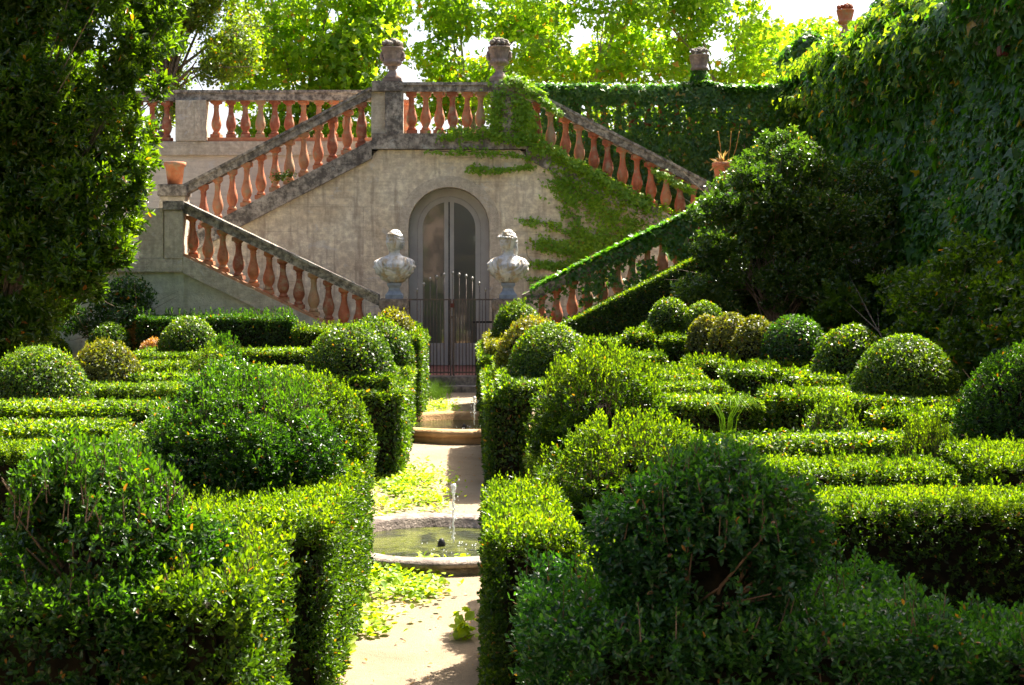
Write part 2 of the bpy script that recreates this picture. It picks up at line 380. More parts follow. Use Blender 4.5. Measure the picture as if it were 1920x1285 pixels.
class MB:
    def __init__(s): s.bm = bmesh.new()
    def box(s, x0, x1, y0, y1, z0, z1, bev=0):
        r = bmesh.ops.create_cube(s.bm, size=1)
        for v in r['verts']:
            v.co = Vector(((x0+x1)/2+v.co.x*(x1-x0), (y0+y1)/2+v.co.y*(y1-y0), (z0+z1)/2+v.co.z*(z1-z0)))
        if bev:
            es = list({e for v in r['verts'] for e in v.link_edges})
            bmesh.ops.bevel(s.bm, geom=es, offset=bev, segments=2, affect='EDGES')
        return s
    def lathe(s, prof, seg=20, c=(0, 0), ang=0):
        rings = []
        for (r, z) in prof:
            rings.append([s.bm.verts.new((c[0]+r*math.cos(2*math.pi*k/seg+ang), c[1]+r*math.sin(2*math.pi*k/seg+ang), z)) for k in range(seg)])
        for a, b in zip(rings, rings[1:]):
            for k in range(seg): s.bm.faces.new((a[k], a[(k+1) % seg], b[(k+1) % seg], b[k])).smooth = True
        if prof[0][0] > 1e-4: s.bm.faces.new(rings[0][::-1])
        if prof[-1][0] > 1e-4: s.bm.faces.new(rings[-1])
        return s
    def strip(s, xs, zb, zt, y0, y1):
        """solid between zb(x) and zt(x), y0..y1"""
        cols = []
        for x in xs:
            b, t = zb(x), zt(x)
            cols.append([s.bm.verts.new(c) for c in ((x, y0, b), (x, y1, b), (x, y1, t), (x, y0, t))])
        for a, b in zip(cols, cols[1:]):
            for k in range(4): s.bm.faces.new((a[k], a[(k+1) % 4], b[(k+1) % 4], b[k]))
        s.bm.faces.new(cols[0]); s.bm.faces.new(cols[-1][::-1]); return s
    def ball(s, c, r, sc=(1, 1, 1), sub=2):
        q = bmesh.ops.create_icosphere(s.bm, subdivisions=sub, radius=1)
        for v in q['verts']: v.co = Vector((c[0]+v.co.x*r*sc[0], c[1]+v.co.y*r*sc[1], c[2]+v.co.z*r*sc[2]))
        for f in {f for v in q['verts'] for f in v.link_faces}: f.smooth = True
        return s
    def tube(s, pts, rads, seg=8):
        V, F = tube(pts, rads, seg); vs = [s.bm.verts.new(v) for v in V]
        for f in F: s.bm.faces.new([vs[i] for i in f]).smooth = True
        s.bm.faces.new(vs[:seg][::-1]); s.bm.faces.new(vs[-seg:]); return s
    def mesh(s, name):
        me = bpy.data.meshes.new(name); bmesh.ops.recalc_face_normals(s.bm, faces=s.bm.faces); s.bm.to_mesh(me); s.bm.free(); return me
    def build(s, name, mat, parent=None, loc=None): return link(name, s.mesh(name), mat, parent, loc)

# ================================================================== GROUND
def hgrid(name, x0, x1, y0, y1, z, nx, ny, mat, amp=0, hole=None):
    xs = np.linspace(x0, x1, nx); ys = np.linspace(y0, y1, ny)
    X, Y = np.meshgrid(xs, ys); P = np.stack([X.ravel(), Y.ravel(), np.zeros(nx*ny)], 1)
    P[:, 2] = z+wob(P, 2.3)*amp
    i = np.arange(nx-1); j = np.arange(ny-1); I, J = np.meshgrid(i, j); b = (J*nx+I).ravel()
    F = np.stack([b, b+1, b+1+nx, b+nx], 1)
    if hole:
        c = P[F].mean(1); keep = np.ones(len(F), bool)
        for hx, hy, hr in hole: keep &= ((c[:, 0]-hx)**2+(c[:, 1]-hy)**2) > hr*hr
        F = F[keep]
    o = link(name, mesh_np(name, P, F, smooth=True), mat); return tag(o, kind='structure')
POND = [(-.17, 10.1, .95), (.0, 16.95, 1.12)]
hgrid('ground', -120, 120, -30, 200, -.03, 60, 60, M['soil'], 0)
hgrid('path', -1.9, 1.5, -1, 22.35, .0, 70, 440, M['sand'], .006, [(x, y, r-.12) for x, y, r in POND])

# ================================================================== STAIRCASE ARCHITECTURE
YW, YF, YT = 24.7, 22.7, 26.5           # main wall, lower flights, terrace wall
CX = -.28
AR, AZ = .765, 2.82                      # arch radius, spring height
def zr_u(x):                             # top of rail, upper level
    d = abs(x-CX)
    return 5.51 if d < 1.42 else 5.44-.52*(d-1.42)
XC = -.23
def zr_l(x):                             # top of rail, lower flights
    d = abs(x-XC); return 1.605+.478*(d-1.18)
stair = thing('staircase', 'weathered stone double staircase with arched doorway under its landing', 'staircase')
# main wall with arch opening
xs = sorted(set(list(np.linspace(-5.2, CX-AR-.001, 24))+[CX-AR]+list(CX+AR*np.cos(np.linspace(math.pi, 0, 41)))+list(np.linspace(CX+AR+.001, 4.7, 24))))
def arch_z(x):
    d = abs(x-CX); return AZ+math.sqrt(max(AR*AR-d*d, 0)) if d < AR-1e-6 else -.05
xl = [x for x in xs if x <= CX-AR]; xm = [x for x in xs if CX-AR <= x <= CX+AR]; xr = [x for x in xs if x >= CX+AR]
b = MB()
wtop = lambda x: zr_u(x)-1.32 if abs(x-CX) > 1.42 else 4.26
for seg in (xl, xr): b.strip(seg, lambda x: -.05, wtop, YW, YW+.45)
b.strip(xm, lambda x: AZ+math.sqrt(max(AR*AR-(x-CX)**2, 0)), wtop, YW, YW+.45)
b.build('wall', M['wall'], stair)
# archivolt, 2.5 cm proud
b = MB(); n = 40; r0, r1 = AR, AR+.19
ring = []
for k in range(n+1):
    t = math.pi*k/n; ring.append((math.cos(t), math.sin(t)))
prof = [(CX+r0, CX+r1, -.02, AZ)]
fr = [[b.bm.verts.new((CX+c*r, y, AZ+s*r)) for r, y in ((r0-.012, YW-.028), (r1, YW-.028), (r1, YW+.01), (r0-.012, YW+.36))] for c, s in ring]
for a, c in zip(fr, fr[1:]):
    for k in range(4): b.bm.faces.new((a[k], a[(k+1) % 4], c[(k+1) % 4], c[k]))
for sg in (-1, 1):
    xa, xb = CX+sg*(r0-.012), CX+sg*r1
    b.box(min(xa, xb), max(xa, xb), YW-.028, YW+.36, -.02, AZ)
b.build('arch_surround', M['stone_l'], stair)
# landing and flight bands (stringers)
def fine(a, c, n=30): return list(np.linspace(a, c, n))
b = MB(); b.strip(fine(CX-1.42, CX+1.42, 4), lambda x: 4.27, lambda x: 4.56, YW-.09, YW+.42); b.build('landing_band', M['stone'], stair)
for sg in (-1, 1):
    b = MB(); x0, x1 = CX+sg*1.425, CX+sg*4.95
    b.strip(fine(x0, x1, 12), lambda x: zr_u(x)-1.34, lambda x: zr_u(x)-1.0, YW-.085, YW+.42); b.build('stringer', M['stone'], stair)
    # steps of upper flight
    b = MB(); ns = 13
    for k in range(ns):
        xa = CX+sg*(1.42+k*.27); z = 4.40-k*.14
        b.box(min(xa, xa+sg*.275), max(xa, xa+sg*.275), YW+.45, YT-.02, z-.5, z)
    b.build('flight_steps', M['stone_l'], stair)
    # lower flight wall, stringer, steps
    b = MB(); x0, x1 = XC+sg*1.2, XC+sg*4.54
    b.strip(fine(x0, x1, 10), lambda x: -.05, lambda x: max(.0, zr_l(x)-1.20), YF+.02, YF+.32); b.build('flight_wall', M['wall_g'], stair)
    b = MB(); b.strip(fine(x0, x1, 10), lambda x: zr_l(x)-1.22, lambda x: zr_l(x)-.93, YF-.06, YF+.34); b.build('stringer', M['stone_l'], stair)
    b = MB(); b.strip(fine(x0, x1, 10), lambda x: zr_l(x)-.93, lambda x: zr_l(x)-.885, YF-.035, YF+.30); b.build('brick_coping', M['terra'], stair)
    b = MB(); ns = 13
    for k in range(ns):
        xa = XC+sg*(4.54-k*.26); z = 2.15-k*.15
        b.box(min(xa, xa-sg*.265), max(xa, xa-sg*.265), YF+.34, YW-.05, max(z-.7, -.04), z)
    b.build('flight_steps', M['stone_l'], stair)
    # intermediate landing block with parapet
    b = MB(); xa, xb = XC+sg*4.54, XC+sg*7.3
    b.box(min(xa, xb), max(xa, xb), YF, YT-.03, -.04, 2.0); b.build('landing_wall', M['wall_g'], stair)
    b = MB(); b.box(min(xa, xb), max(xa, xb), YF-.07, YF+.34, 2.0, 2.24, .015); b.build('landing_band', M['stone_l'], stair)
# terrace wall and slab
b = MB(); b.box(-30, 7.6, YT, YT+.5, -.04, 4.3); b.build('terrace_wall', M['cream'], stair)
b = MB(); b.box(-30, 7.6, YT-.07, YT+.45, 4.3, 4.58, .01); b.build('terrace_band', M['stone_l'], stair)
b = MB(); b.box(-1.7, 1.14, YW+.45, YT-.08, 4.2, 4.40); b.build('landing_slab', M['stone_l'], stair)
o = MB().box(-60, 60, YT+.5, 120, 4.1, 4.42).build('terrace_ground', M['soil']); tag(o, kind='structure')

# balusters
def baluster_mesh(name, h):
    b = MB(); s = h/.76
    b.box(-.098, .098, -.098, .098, 0, .075*s, .006)
    pr = [(.070, .075*s), (.082, .095*s), (.074, .115*s), (.058, .13*s), (.062, .15*s), (.088, .20*s), (.102, .26*s), (.098, .32*s), (.080, .39*s), (.060, .46*s),
          (.050, .54*s), (.049, .60*s), (.060, .618*s), (.050, .636*s), (.056, .655*s), (.078, .675*s), (.082, .69*s)]
    b.lathe(pr, 18); b.box(-.095, .095, -.095, .095, .685*s, .76*s, .006)
    return b.mesh(name)
bal_me = baluster_mesh('baluster', .82); bal_me.materials.append(M['terra'])
def put_bal(parent, x, y, z, h):
    o = bpy.data.objects.new('baluster', bal_me); col.objects.link(o); o.parent = parent
    o.location = (x, y, z); o.scale = (1, 1, h/.82); o.rotation_euler = (random.uniform(-.012, .012), random.uniform(-.022, .022), random.uniform(-.25, .25)); return o
def rail(parent, xs, zt, y, th=.17, wdt=.36, mat='stone', name='handrail'):
    b = MB(); b.strip(xs, lambda x: zt(x)-th, lambda x: zt(x)-.055, y-wdt/2+.03, y+wdt/2-.03)
    b.strip(xs, lambda x: zt(x)-.055, lambda x: zt(x), y-wdt/2, y+wdt/2); return b.build(name, M[mat], parent)
YB = YW+.12
G = 'balustrades of the double staircase'
bt = thing('balustrade', 'level terracotta balustrade of the landing between the two centre urns', 'balustrade', group=G)
rail(bt, fine(CX-1.14, CX+1.02, 4), lambda x: 5.51, YB)
for k in range(6): put_bal(bt, (772+k*25.8-870)/101.2, YB, 4.56, .79)
PIERS = [(-1.72, -1.13), (.50, 1.13)]
for i, (a, c) in enumerate(PIERS):
    lab = ['grey lichened pier left of the landing, carrying an urn', 'grey pier right of the landing, half hidden by ivy'][i]
    t = thing('stone_pier', lab, 'pier', group='landing piers')
    MB().box(a+(.26 if i == 0 else 0), c-(0 if i == 0 else .2), YB-.19, YB+.19, 4.562, 5.34, .008).build('shaft', M['stone'], t)
    if i == 0: MB().box(a, a+.26, YB-.12, YB+.19, 4.50, 5.34, .006).build('side_pilaster', M['stone_l'], t)
    else: MB().box(c-.2, c, YB-.12, YB+.19, 4.50, 5.34, .006).build('side_pilaster', M['stone_l'], t)
    MB().box(a+(.02 if i == 0 else 0), c-(0 if i == 0 else .02), YB-.22, YB+.21, 5.335, 5.53, .012).build('cap', M['stone'], t)
for sg in (-1, 1):
    bt = thing('balustrade', 'terracotta balustrade climbing from the flower pot to the left urn' if sg < 0 else 'terracotta balustrade climbing to the ivy covered pier from the right pot', 'balustrade', group=G)
    rail(bt, fine(CX+sg*1.44, CX+sg*4.95, 12), zr_u, YB, th=.2)
    for k in range(12):
        x = CX+sg*(1.63+k*.267); put_bal(bt, x, YB, zr_u(x)-1.01, .83)
    t = thing('stone_pier', 'low end pier of the upper left flight under a terracotta pot' if sg < 0 else 'low end pier of the upper right flight under a pot of straw', 'pier', group='end piers of the upper flights')
    xa, xb = sorted((CX+sg*4.87, CX+sg*5.35))
    MB().box(xa, xb, YB-.2, YB+.2, 2.0, 3.40, .01).build('shaft', M['stone_l'], t); MB().box(xa-.03, xb+.03, YB-.23, YB+.23, 3.402, 3.62, .012).build('cap', M['stone'], t)
    # lower flights
    YL = YF+.12
    bt = thing('balustrade', 'lower left terracotta balustrade descending to the left bust' if sg < 0 else 'lower right balustrade overgrown with ivy, descending to the right bust', 'balustrade', group=G)
    rail(bt, fine(XC+sg*1.22, XC+sg*4.54, 12), zr_l, YL, th=.19, mat='stone')
    for k in range(12):
        x = XC+sg*(1.57+k*.2575); put_bal(bt, x, YL, zr_l(x)-.90, .73)
    t = thing('stone_pier', 'pale pier at the head of the lower left flight, its right face sunlit' if sg < 0 else 'pier at the head of the lower right flight buried in the shrub', 'pier', group='head piers of the lower flights')
    xa, xb = sorted((XC+sg*4.545, XC+sg*4.86))
    MB().box(xa, xb, YL-.19, YL+.19, 2.24, 3.06, .008).build('shaft', M['stone_l'], t)
    MB().box(xa-.02, xb+.02, YL-.22, YL+.22, 3.062, 3.22, .01).build('cap', M['stone'], t)
    xc, xd = sorted((XC+sg*4.88, XC+sg*5.3))
    MB().box(xc, xd, YL-.15, YL+.15, 2.24, 3.1, .008).build('parapet', M['stone_l'], t)
# terrace balustrades
YTB = YT+.12
bt = thing('balustrade', 'upper left terrace balustrade against sky and plane leaves', 'balustrade', group='terrace balustrades')
rail(bt, fine(-5.75, -1.6, 4), lambda x: 5.60, YTB, th=.2)
for k in range(14): put_bal(bt, (404+k*27.4-870)/94.3, YTB, 4.66, .76)
MB().box(-5.1, -1.6, YTB-.12, YTB+.12, 4.582, 4.662).build('brick_plinth', M['terra'], bt)
t = thing('stone_pier', 'thick plastered pier at the left end of the terrace balustrade', 'pier')
MB().box(-5.72, -5.12, YTB-.2, YTB+.2, 4.582, 5.398, .008).build('shaft', M['stone_l'], t)
MB().box(-5.33, -5.115, YTB-.225, YTB-.19, 4.584, 5.396).build('pilaster', M['stone_l'], t)
bt = thing('balustrade', 'far left terrace balustrade half hidden behind the laurel tree', 'balustrade', group='terrace balustrades')
rail(bt, fine(-9.5, -5.76, 4), lambda x: 5.59, YTB, th=.2)
for k in range(12): put_bal(bt, -5.93-k*.29, YTB, 4.59, .80)
bt = thing('balustrade', 'right terrace balustrade smothered in hanging ivy', 'balustrade', group='terrace balustrades')
rail(bt, fine(1.14, 7.0, 4), lambda x: 5.58, YTB, th=.2)
for k in range(19): put_bal(bt, 1.35+k*.29, YTB, 4.59, .80)

# steps in front of the gate
for i, (z0, z1, y0) in enumerate(((0.0, .10, 22.25), (.10, .24, 22.55))):
    b = MB().box(-1.10, .66, y0, 23.2 if i == 0 else 22.9, z0-.03, z1, .012).build('stone_step', M['rim'])
    tag(b, ['lower worn stone step at the end of the sandy path', 'upper reddish step directly below the iron gate'][i], 'step', 'steps below the gate')
tag(MB().box(-1.38, .92, 22.9, 25.3, -.03, .236).build('tiled_floor', M['tile']), kind='structure')

# arched door
dr = thing('arched_door', 'grey arched double door with tall glass panes behind the gate', 'door')
YD = YW+.34; DR = AR-.015
b = MB(); n = 40; ri = DR-.155
fr = []
for k in range(n+1):
    t = math.pi*k/n; c, s = math.cos(t), math.sin(t)
    fr.append([b.bm.verts.new((CX+c*r, y, AZ+s*r)) for r, y in ((ri, YD), (DR, YD), (DR, YD+.08), (ri, YD+.08))])
for a, c in zip(fr, fr[1:]):
    for k in range(4): b.bm.faces.new((a[k], a[(k+1) % 4], c[(k+1) % 4], c[k]))
for sg in (-1, 1):
    xa, xb = sorted((CX+sg*ri, CX+sg*DR)); b.box(xa, xb, YD, YD+.08, .24, AZ)
b.build('door_frame', M['door'], dr)
for sg in (-1, 1):
    leaf = None
    b = MB()
    xa, xb = sorted((CX+sg*.012, CX+sg*.092)); 
    b.box(xa, xb, YD+.016, YD+.069, .245, AZ+ri-.03)                 # meeting stile
    xc, xd = sorted((CX+sg*(ri-.10), CX+sg*(ri-.004))); b.box(xc, xd, YD+.02, YD+.065, .245, AZ)   # hinge stile
    xe, xf = sorted((CX+sg*.092, CX+sg*(ri-.10)))
    b.box(xe, xf, YD+.022, YD+.063, .245, .62); b.box(xe, xf, YD+.024, YD+.061, .62, .66)
    q = []
    for k in range(21):
        t = math.acos(.03+.0*k) if False else (math.pi/2*k/20)
        q.append([b.bm.verts.new((CX+sg*math.cos(t)*r, y, AZ+math.sin(t)*r)) for r, y in ((ri-.10, YD+.02), (ri-.004, YD+.02), (ri-.004, YD+.065), (ri-.10, YD+.065))])
    for a, c in zip(q, q[1:]):
        for k in range(4): b.bm.faces.new((a[k], a[(k+1) % 4], c[(k+1) % 4], c[k]))
    leaf = b.build('door_leaf', M['door'], dr)
    b = MB(); rr = ri-.09
    xs_ = [CX+sg*x for x in np.linspace(.08, rr, 16)]
    b.strip(xs_, lambda x: .65, lambda x: AZ+math.sqrt(max(rr*rr-(x-CX)**2, .0001)), YD+.038, YD+.046)
    b.build('glass_pane', M['glass'], leaf)
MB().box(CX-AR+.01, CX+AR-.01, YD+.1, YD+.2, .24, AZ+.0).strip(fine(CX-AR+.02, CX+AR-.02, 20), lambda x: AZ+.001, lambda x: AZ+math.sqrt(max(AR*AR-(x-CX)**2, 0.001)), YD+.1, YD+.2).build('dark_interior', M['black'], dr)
b = MB(); b.ball((CX+.05, YD-.02, 1.15), .022).tube([(CX+.05, YD, 1.15), (CX+.05, YD+.03, 1.15)], [.012, .012]).build('handle', M['iron'], dr)

# gate
gt = thing('iron_gate', 'low wrought iron gate with ball finials between the bust pedestals', 'gate')
YG = 22.72; sg_ = FPX/YG
fin = [(782, 547), (794.6, 536), (806.6, 526), (819, 522), (832.5, 518), (849, 515), (861, 518), (874, 521), (885.6, 525), (898.6, 534.5), (910.6, 546)]
gz = lambda y: CH-(y-VY)/sg_
gx = lambda x: (x-VX)/sg_
for (x, y) in fin:
    X, Z = gx(x), gz(y)
    bo = MB().tube([(X, YG, .26), (X, YG, Z)], [.008, .008], 6).build('bar', M['iron'], gt)
    MB().lathe([(.0001, Z-.02), (.010, Z-.018), (.007, Z-.008), (.018, Z+.003), (.024, Z+.02), (.023, Z+.035), (.012, Z+.052), (.0001, Z+.056)], 10, (X, YG)).build('finial', M['finial'], bo)
for k in range(10):
    X = (gx(fin[k][0])+gx(fin[k+1][0]))/2
    MB().tube([(X, YG, .26), (X, YG, gz(562))], [.006, .006], 6).build('bar', M['iron'], gt)
b = MB()
for z in (gz(562), .30): b.box(gx(768), gx(845.5), YG-.012, YG+.012, z-.012, z+.012).box(gx(848.5), gx(924), YG-.012, YG+.012, z-.012, z+.012)
b.build('gate_rail', M['iron'], gt)
b = MB()
for x in (768, 845, 851, 924): b.box(gx(x)-.013, gx(x)+.013, YG-.013, YG+.013, .245, gz(562)+.012)
b.build('gate_stile', M['iron'], gt)
MB().box(gx(848)-.035, gx(848)+.035, YG-.05, YG-.018, gz(577), gz(569), .008).tube([(gx(848)-.02, YG-.03, gz(569)), (gx(848)-.02, YG-.03, gz(563)), (gx(848)+.02, YG-.03, gz(563)), (gx(848)+.02, YG-.03, gz(569))], [.006]*4, 6).build('padlock', M['redwood'], gt)
# small black frame by the gate
fm = MB()
x0, x1, z0, z1 = gx(891), gx(928), gz(690), gz(607)
yy = YG+.18
fm.box(x0, x0+.03, yy, yy+.03, .236, z1).box(x0-.06, x1, yy-.01, yy+.035, z1, z1+.035).box(x1-.02, x1+.0, yy, yy+.03, .236, z1)
o = fm.build('metal_frame', M['black']); tag(o, 'thin black metal stand behind the right side of the gate', 'stand')

# pedestals + busts
def bust(loc, face_yaw, kind, label):
    root = thing('marble_bust', label, 'bust', loc, 'marble busts flanking the gate')
    b = MB()
    b.lathe([(.21, 0), (.21, .07), (.185, .085), (.14, .13), (.125, .18), (.15, .215), (.165, .225), (.165, .27)], 4, ang=math.pi/4)
    me = b.mesh('socle')
    for p in me.polygons: p.use_smooth = False
    link('socle', me, M['socle'], root)
    # torso
    rings = [(.262, .05, .05), (.27, .14, .11), (.31, .19, .14), (.36, .245, .17), (.42, .30, .195), (.48, .335, .215), (.54, .352, .225), (.60, .350, .22), (.64, .330, .20), (.675, .290, .18), (.70, .235, .155), (.72, .175, .13), (.74, .125, .11),
             (.775, .095, .097), (.84, .088, .092), (.90, .09, .09)]
    seg = 96; V = []
    # denser rings
    zs = np.linspace(rings[0][0], rings[-1][0], 90); A = np.interp(zs, [r[0] for r in rings], [r[1] for r in rings]); B = np.interp(zs, [r[0] for r in rings], [r[2] for r in rings])
    for z, a, bb in zip(zs, A, B):
        th = np.linspace(0, 2*math.pi, seg, endpoint=False)
        c, s = np.cos(th), np.sin(th)
        x = np.sign(c)*np.abs(c)**.95*a; y = np.sign(s)*np.abs(s)**.9*bb
        front = np.clip(-s, 0, 1)
        # drapery: curved hanging folds across front, diagonal over the shoulder
        fold = np.sin(62*(z+.42*x*x+(.20*x if kind == 0 else -.22*x)) + 1.4*np.sin(5*x+3))
        z = z
        amt = .014 if z < .56 else .010*np.clip(np.abs(x)/.2-.35, 0, 1)
        amt = amt*(1 if z < .68 else 0)
        side = np.sin(34*th)*.006*(1 if z < .66 else 0)
        k = 1+(fold*amt+side)/max(a, .08)
        br = .035*(np.exp(-((x-.11)/.07)**2)+np.exp(-((x+.11)/.07)**2))*math.exp(-((z-.56)/.06)**2)*front
        fo = .03*front*math.exp(-((z-.44)/.10)**2)
        for i in range(seg): V.append((x[i]*(k[i] if hasattr(k, '__len__') else k), y[i]*(k[i] if hasattr(k, '__len__') else k)-br[i]-fo[i], z))
    V = np.array(V); nr = len(zs)
    F = [(i*seg+j, i*seg+(j+1) % seg, (i+1)*seg+(j+1) % seg, (i+1)*seg+j) for i in range(nr-1) for j in range(seg)]
    torso = link('torso', mesh_np('torso', V, np.array(F), smooth=True), M['marble'], root)
    # mantle roll: thick draped bands
    b = MB()
    def surf(x, z):
        a = np.interp(z, [r[0] for r in rings], [r[1] for r in rings]); bb = np.interp(z, [r[0] for r in rings], [r[2] for r in rings])
        return -bb*math.sqrt(max(1-(x/a)**2, .02))-.012
    k0 = 1 if kind == 0 else -1
    for (x0_, z0_, xm_, zm_, x1_, z1_, rd) in ((.23, .675, .30, .52, -.02, .34, .020), (.18, .69, .22, .54, -.10, .35, .018), (.29, .655, .335, .50, .08, .31, .018), (-.23, .675, -.28, .50, .10, .42, .020),
            (-.18, .69, -.20, .52, .17, .46, .016), (-.29, .65, -.33, .50, .02, .37, .020), (-.31, .60, -.34, .47, -.04, .33, .016), (.31, .58, .32, .46, .12, .30, .014), (-.34, .52, -.20, .41, .20, .39, .015)):
        pts = []
        for q in np.linspace(0, 1, 15):
            x = (1-q)**2*x0_+2*q*(1-q)*xm_*1.05+q*q*x1_; z = (1-q)**2*z0_+2*q*(1-q)*zm_+q*q*z1_; pts.append((k0*x, surf(x, z), z))
        b.tube(pts, [rd*1.3*(.35+1.0*math.sin(math.pi*min(max(q, .1), .9))) for q in np.linspace(0, 1, 15)], 8)
    b.build('mantle', M['marble'], root)
    # head (local, facing -Y, turned)
    N1, N2 = 64, 48; H = []
    for i in range(N2+1):
        ph = math.pi*i/N2
        for j in range(N1):
            t = 2*math.pi*j/N1; dx, dy, dz = math.sin(ph)*math.sin(t), -math.sin(ph)*math.cos(t), math.cos(ph)
            x, y, z = dx*.112, dy*.128, dz*.158
            # jaw taper
            if dz < 0: x *= 1-.30*(-dz)**1.2; y *= 1-.12*(-dz)
            if dy < 0:
                fx = x; fz = z
                gsn = lambda cx, cz, sx, sz: math.exp(-((fx-cx)/sx)**2-((fz-cz)/sz)**2)
                nose = .034*gsn(0, -.020, .014, .020)+.018*gsn(0, .015, .013, .028)
                brow = .010*gsn(.038, .040, .03, .010)+.010*gsn(-.038, .040, .03, .010)
                eye = -.016*gsn(.038, .018, .02, .013)-.016*gsn(-.038, .018, .02, .013)
                eb = .006*gsn(.038, .016, .010, .007)+.006*gsn(-.038, .016, .010, .007)
                lip = .012*gsn(0, -.062, .024, .006)+.012*gsn(0, -.076, .020, .006)
                gap = -.006*gsn(0, -.069, .024, .003)
                chin = .016*gsn(0, -.115, .025, .022)
                cheek = .006*gsn(.055, -.03, .03, .03)+.006*gsn(-.055, -.03, .03, .03)
                y -= nose+brow+eye+eb+lip+gap+chin+cheek
            H.append((x, y, z))
    F = [(i*N1+j, (i+1)*N1+j, (i+1)*N1+(j+1) % N1, i*N1+(j+1) % N1) for i in range(N2) for j in range(N1)]
    rot = Matrix.Rotation(face_yaw, 3, 'Z') @ Matrix.Rotation(R(-6 if kind == 0 else 8), 3, 'X')
    hc = Vector((.0, -.012, .955))
    HS = 1.22; rot = rot @ Matrix.Scale(HS, 3)
    tr = lambda L_: np.array([tuple(rot @ Vector(p)+hc) for p in L_])
    head = link('head', mesh_np('head', tr(H), np.array(F), smooth=True), M['marble'], root)
    # hair: wavy cap with bun / laurel
    Hh = []
    for i in range(N2+1):
        ph = math.pi*i/N2
        for j in range(N1):
            t = 2*math.pi*j/N1; dx, dy, dz = math.sin(ph)*math.sin(t), -math.sin(ph)*math.cos(t), math.cos(ph)
            wv = .006*math.sin(26*dz+8*abs(dx))+.005*math.sin(18*t+9*dz)
            rad = 1.10
            # hairline: pull inside the head on the face
            facing = (-dy)*1.0-dz*1.5
            inn = 1/(1+math.exp(-(facing-.30)*11))
            rad = rad*(1-inn)+.84*inn
            if dz < -.55 : rad *= .8
            x, y, z = dx*(.112*rad+wv), dy*(.128*rad+wv)+.008, dz*(.158*rad+wv)+.006
            Hh.append((x, y, z))
    hair = link('hair', mesh_np('hair', tr(Hh), np.array(F), smooth=True), M['marble'], head)
    b = MB()
    if kind == 0:
        c = rot @ Vector((0, .135, .02))+hc; b.ball(c, .055, (1, 1, .9))
        pts = [rot @ Vector((math.sin(t)*.110, -math.cos(t)*.112, .082+.03*math.cos(t)))+hc for t in np.linspace(-2.9, 2.9, 26)]
        b.tube(pts, [.009+.002*math.sin(i*1.9) for i in range(26)], 8)
    else:
        for s_ in (-1, 1):
            pts = [rot @ Vector((s_*(.09+.02*math.sin(q*4)), .02+.03*q, -.02-q*.20))+hc for q in np.linspace(0, 1, 9)]
            b.tube(pts, [.032-.016*q for q in np.linspace(0, 1, 9)], 8)
        for q in range(13):
            t = -2.2+4.4*q/12; c = rot @ Vector((math.sin(t)*.112, -math.cos(t)*.124, .068+.02*math.cos(t)))+hc; b.ball(c+Vector((random.gauss(0, .006), 0, random.gauss(0, .012))), random.uniform(.018, .034), (1.2, 1, .9), 2)
        c = rot @ Vector((.0, -.06, .145))+hc; b.ball(c, .04, (1.1, 1, .8))
    b.build('locks', M['marble'], head)
    return root
for i, sx in enumerate((739, 950)):
    X = gx(sx)
    p = thing('stone_pedestal', ['square stone pedestal under the left bust, behind a yellowish bush', 'square stone pedestal under the right bust, behind clipped domes'][i], 'pedestal', group='bust pedestals')
    MB().box(X-.215, X+.215, YF-.1, YF+.33, 0, 1.37, .01).build('shaft', M['stone'], p)
    MB().box(X-.25, X+.25, YF-.135, YF+.365, 1.372, 1.555, .02).build('cap', M['rim'], p)
bust((gx(739), YF+.1, 1.556), R(-38), 0, 'marble bust with a smooth headband left of the arched door')
bust((gx(953), YF+.1, 1.556), R(-30), 1, 'marble bust with curly wreathed hair right of the arched door')

# urns
def urn(loc, label, mat, handles=True, sc=1.0, G_='fruit topped garden urns'):
    t = thing('garden_urn', label, 'urn', loc, G_); t.scale = (sc, sc, sc)
    b = MB(); b.box(-.17, .17, -.17, .17, 0, .05, .005)
    b.lathe([(.16, .05), (.15, .09), (.10, .13), (.065, .19), (.06, .22), (.10, .25), (.085, .27)], 20); b.build('foot', mat, t)
    b = MB(); seg = 48
    prof = [(.085, .27), (.14, .30), (.165, .34), (.15, .37), (.14, .40), (.165, .50), (.18, .57), (.195, .585), (.20, .605), (.17, .61)]
    rings = []
    for i, (r, z) in enumerate(prof):
        fl = .012 if 4 <= i <= 6 or i in (1, 2) else 0
        rings.append([b.bm.verts.new(((r+fl*math.cos(24*2*math.pi*k/seg))*math.cos(2*math.pi*k/seg), (r+fl*math.cos(24*2*math.pi*k/seg))*math.sin(2*math.pi*k/seg), z)) for k in range(seg)])
    for a, c in zip(rings, rings[1:]):
        for k in range(seg): b.bm.faces.new((a[k], a[(k+1) % seg], c[(k+1) % seg], c[k])).smooth = True
    b.build('bowl', mat, t)
    if handles:
        for s in (-1, 1):
            MB().tube([(s*.15, 0, .38), (s*.18, 0, .39), (s*.195, 0, .44), (s*.19, 0, .50), (s*.165, 0, .54)], [.025, .028, .03, .026, .02]).ball((s*.19, 0, .43), .038).ball((s*.185, 0, .51), .03).build('handle', mat, t)
    b = MB()
    for k in range(34):
        a = random.uniform(0, 6.28); r = .16*math.sqrt(random.random()); b.ball((r*math.cos(a), r*math.sin(a), .635+.09*(1-(r/.18)**2)+random.uniform(-.015, .02)), random.uniform(.038, .055), sub=1)
    b.build('fruit_pile', M['stone'] if mat != M['terra'] else mat, t); return t
M['urn'] = stucco('urn_stone', (.33, .24, .19), (.46, .36, .29), (.13, .10, .085), False, .5, .4)
urn((gx(735)*YW/YG-.0, YB, 5.531), 'stone urn with fruit on the pier left of the landing', M['urn'], sc=1.06)
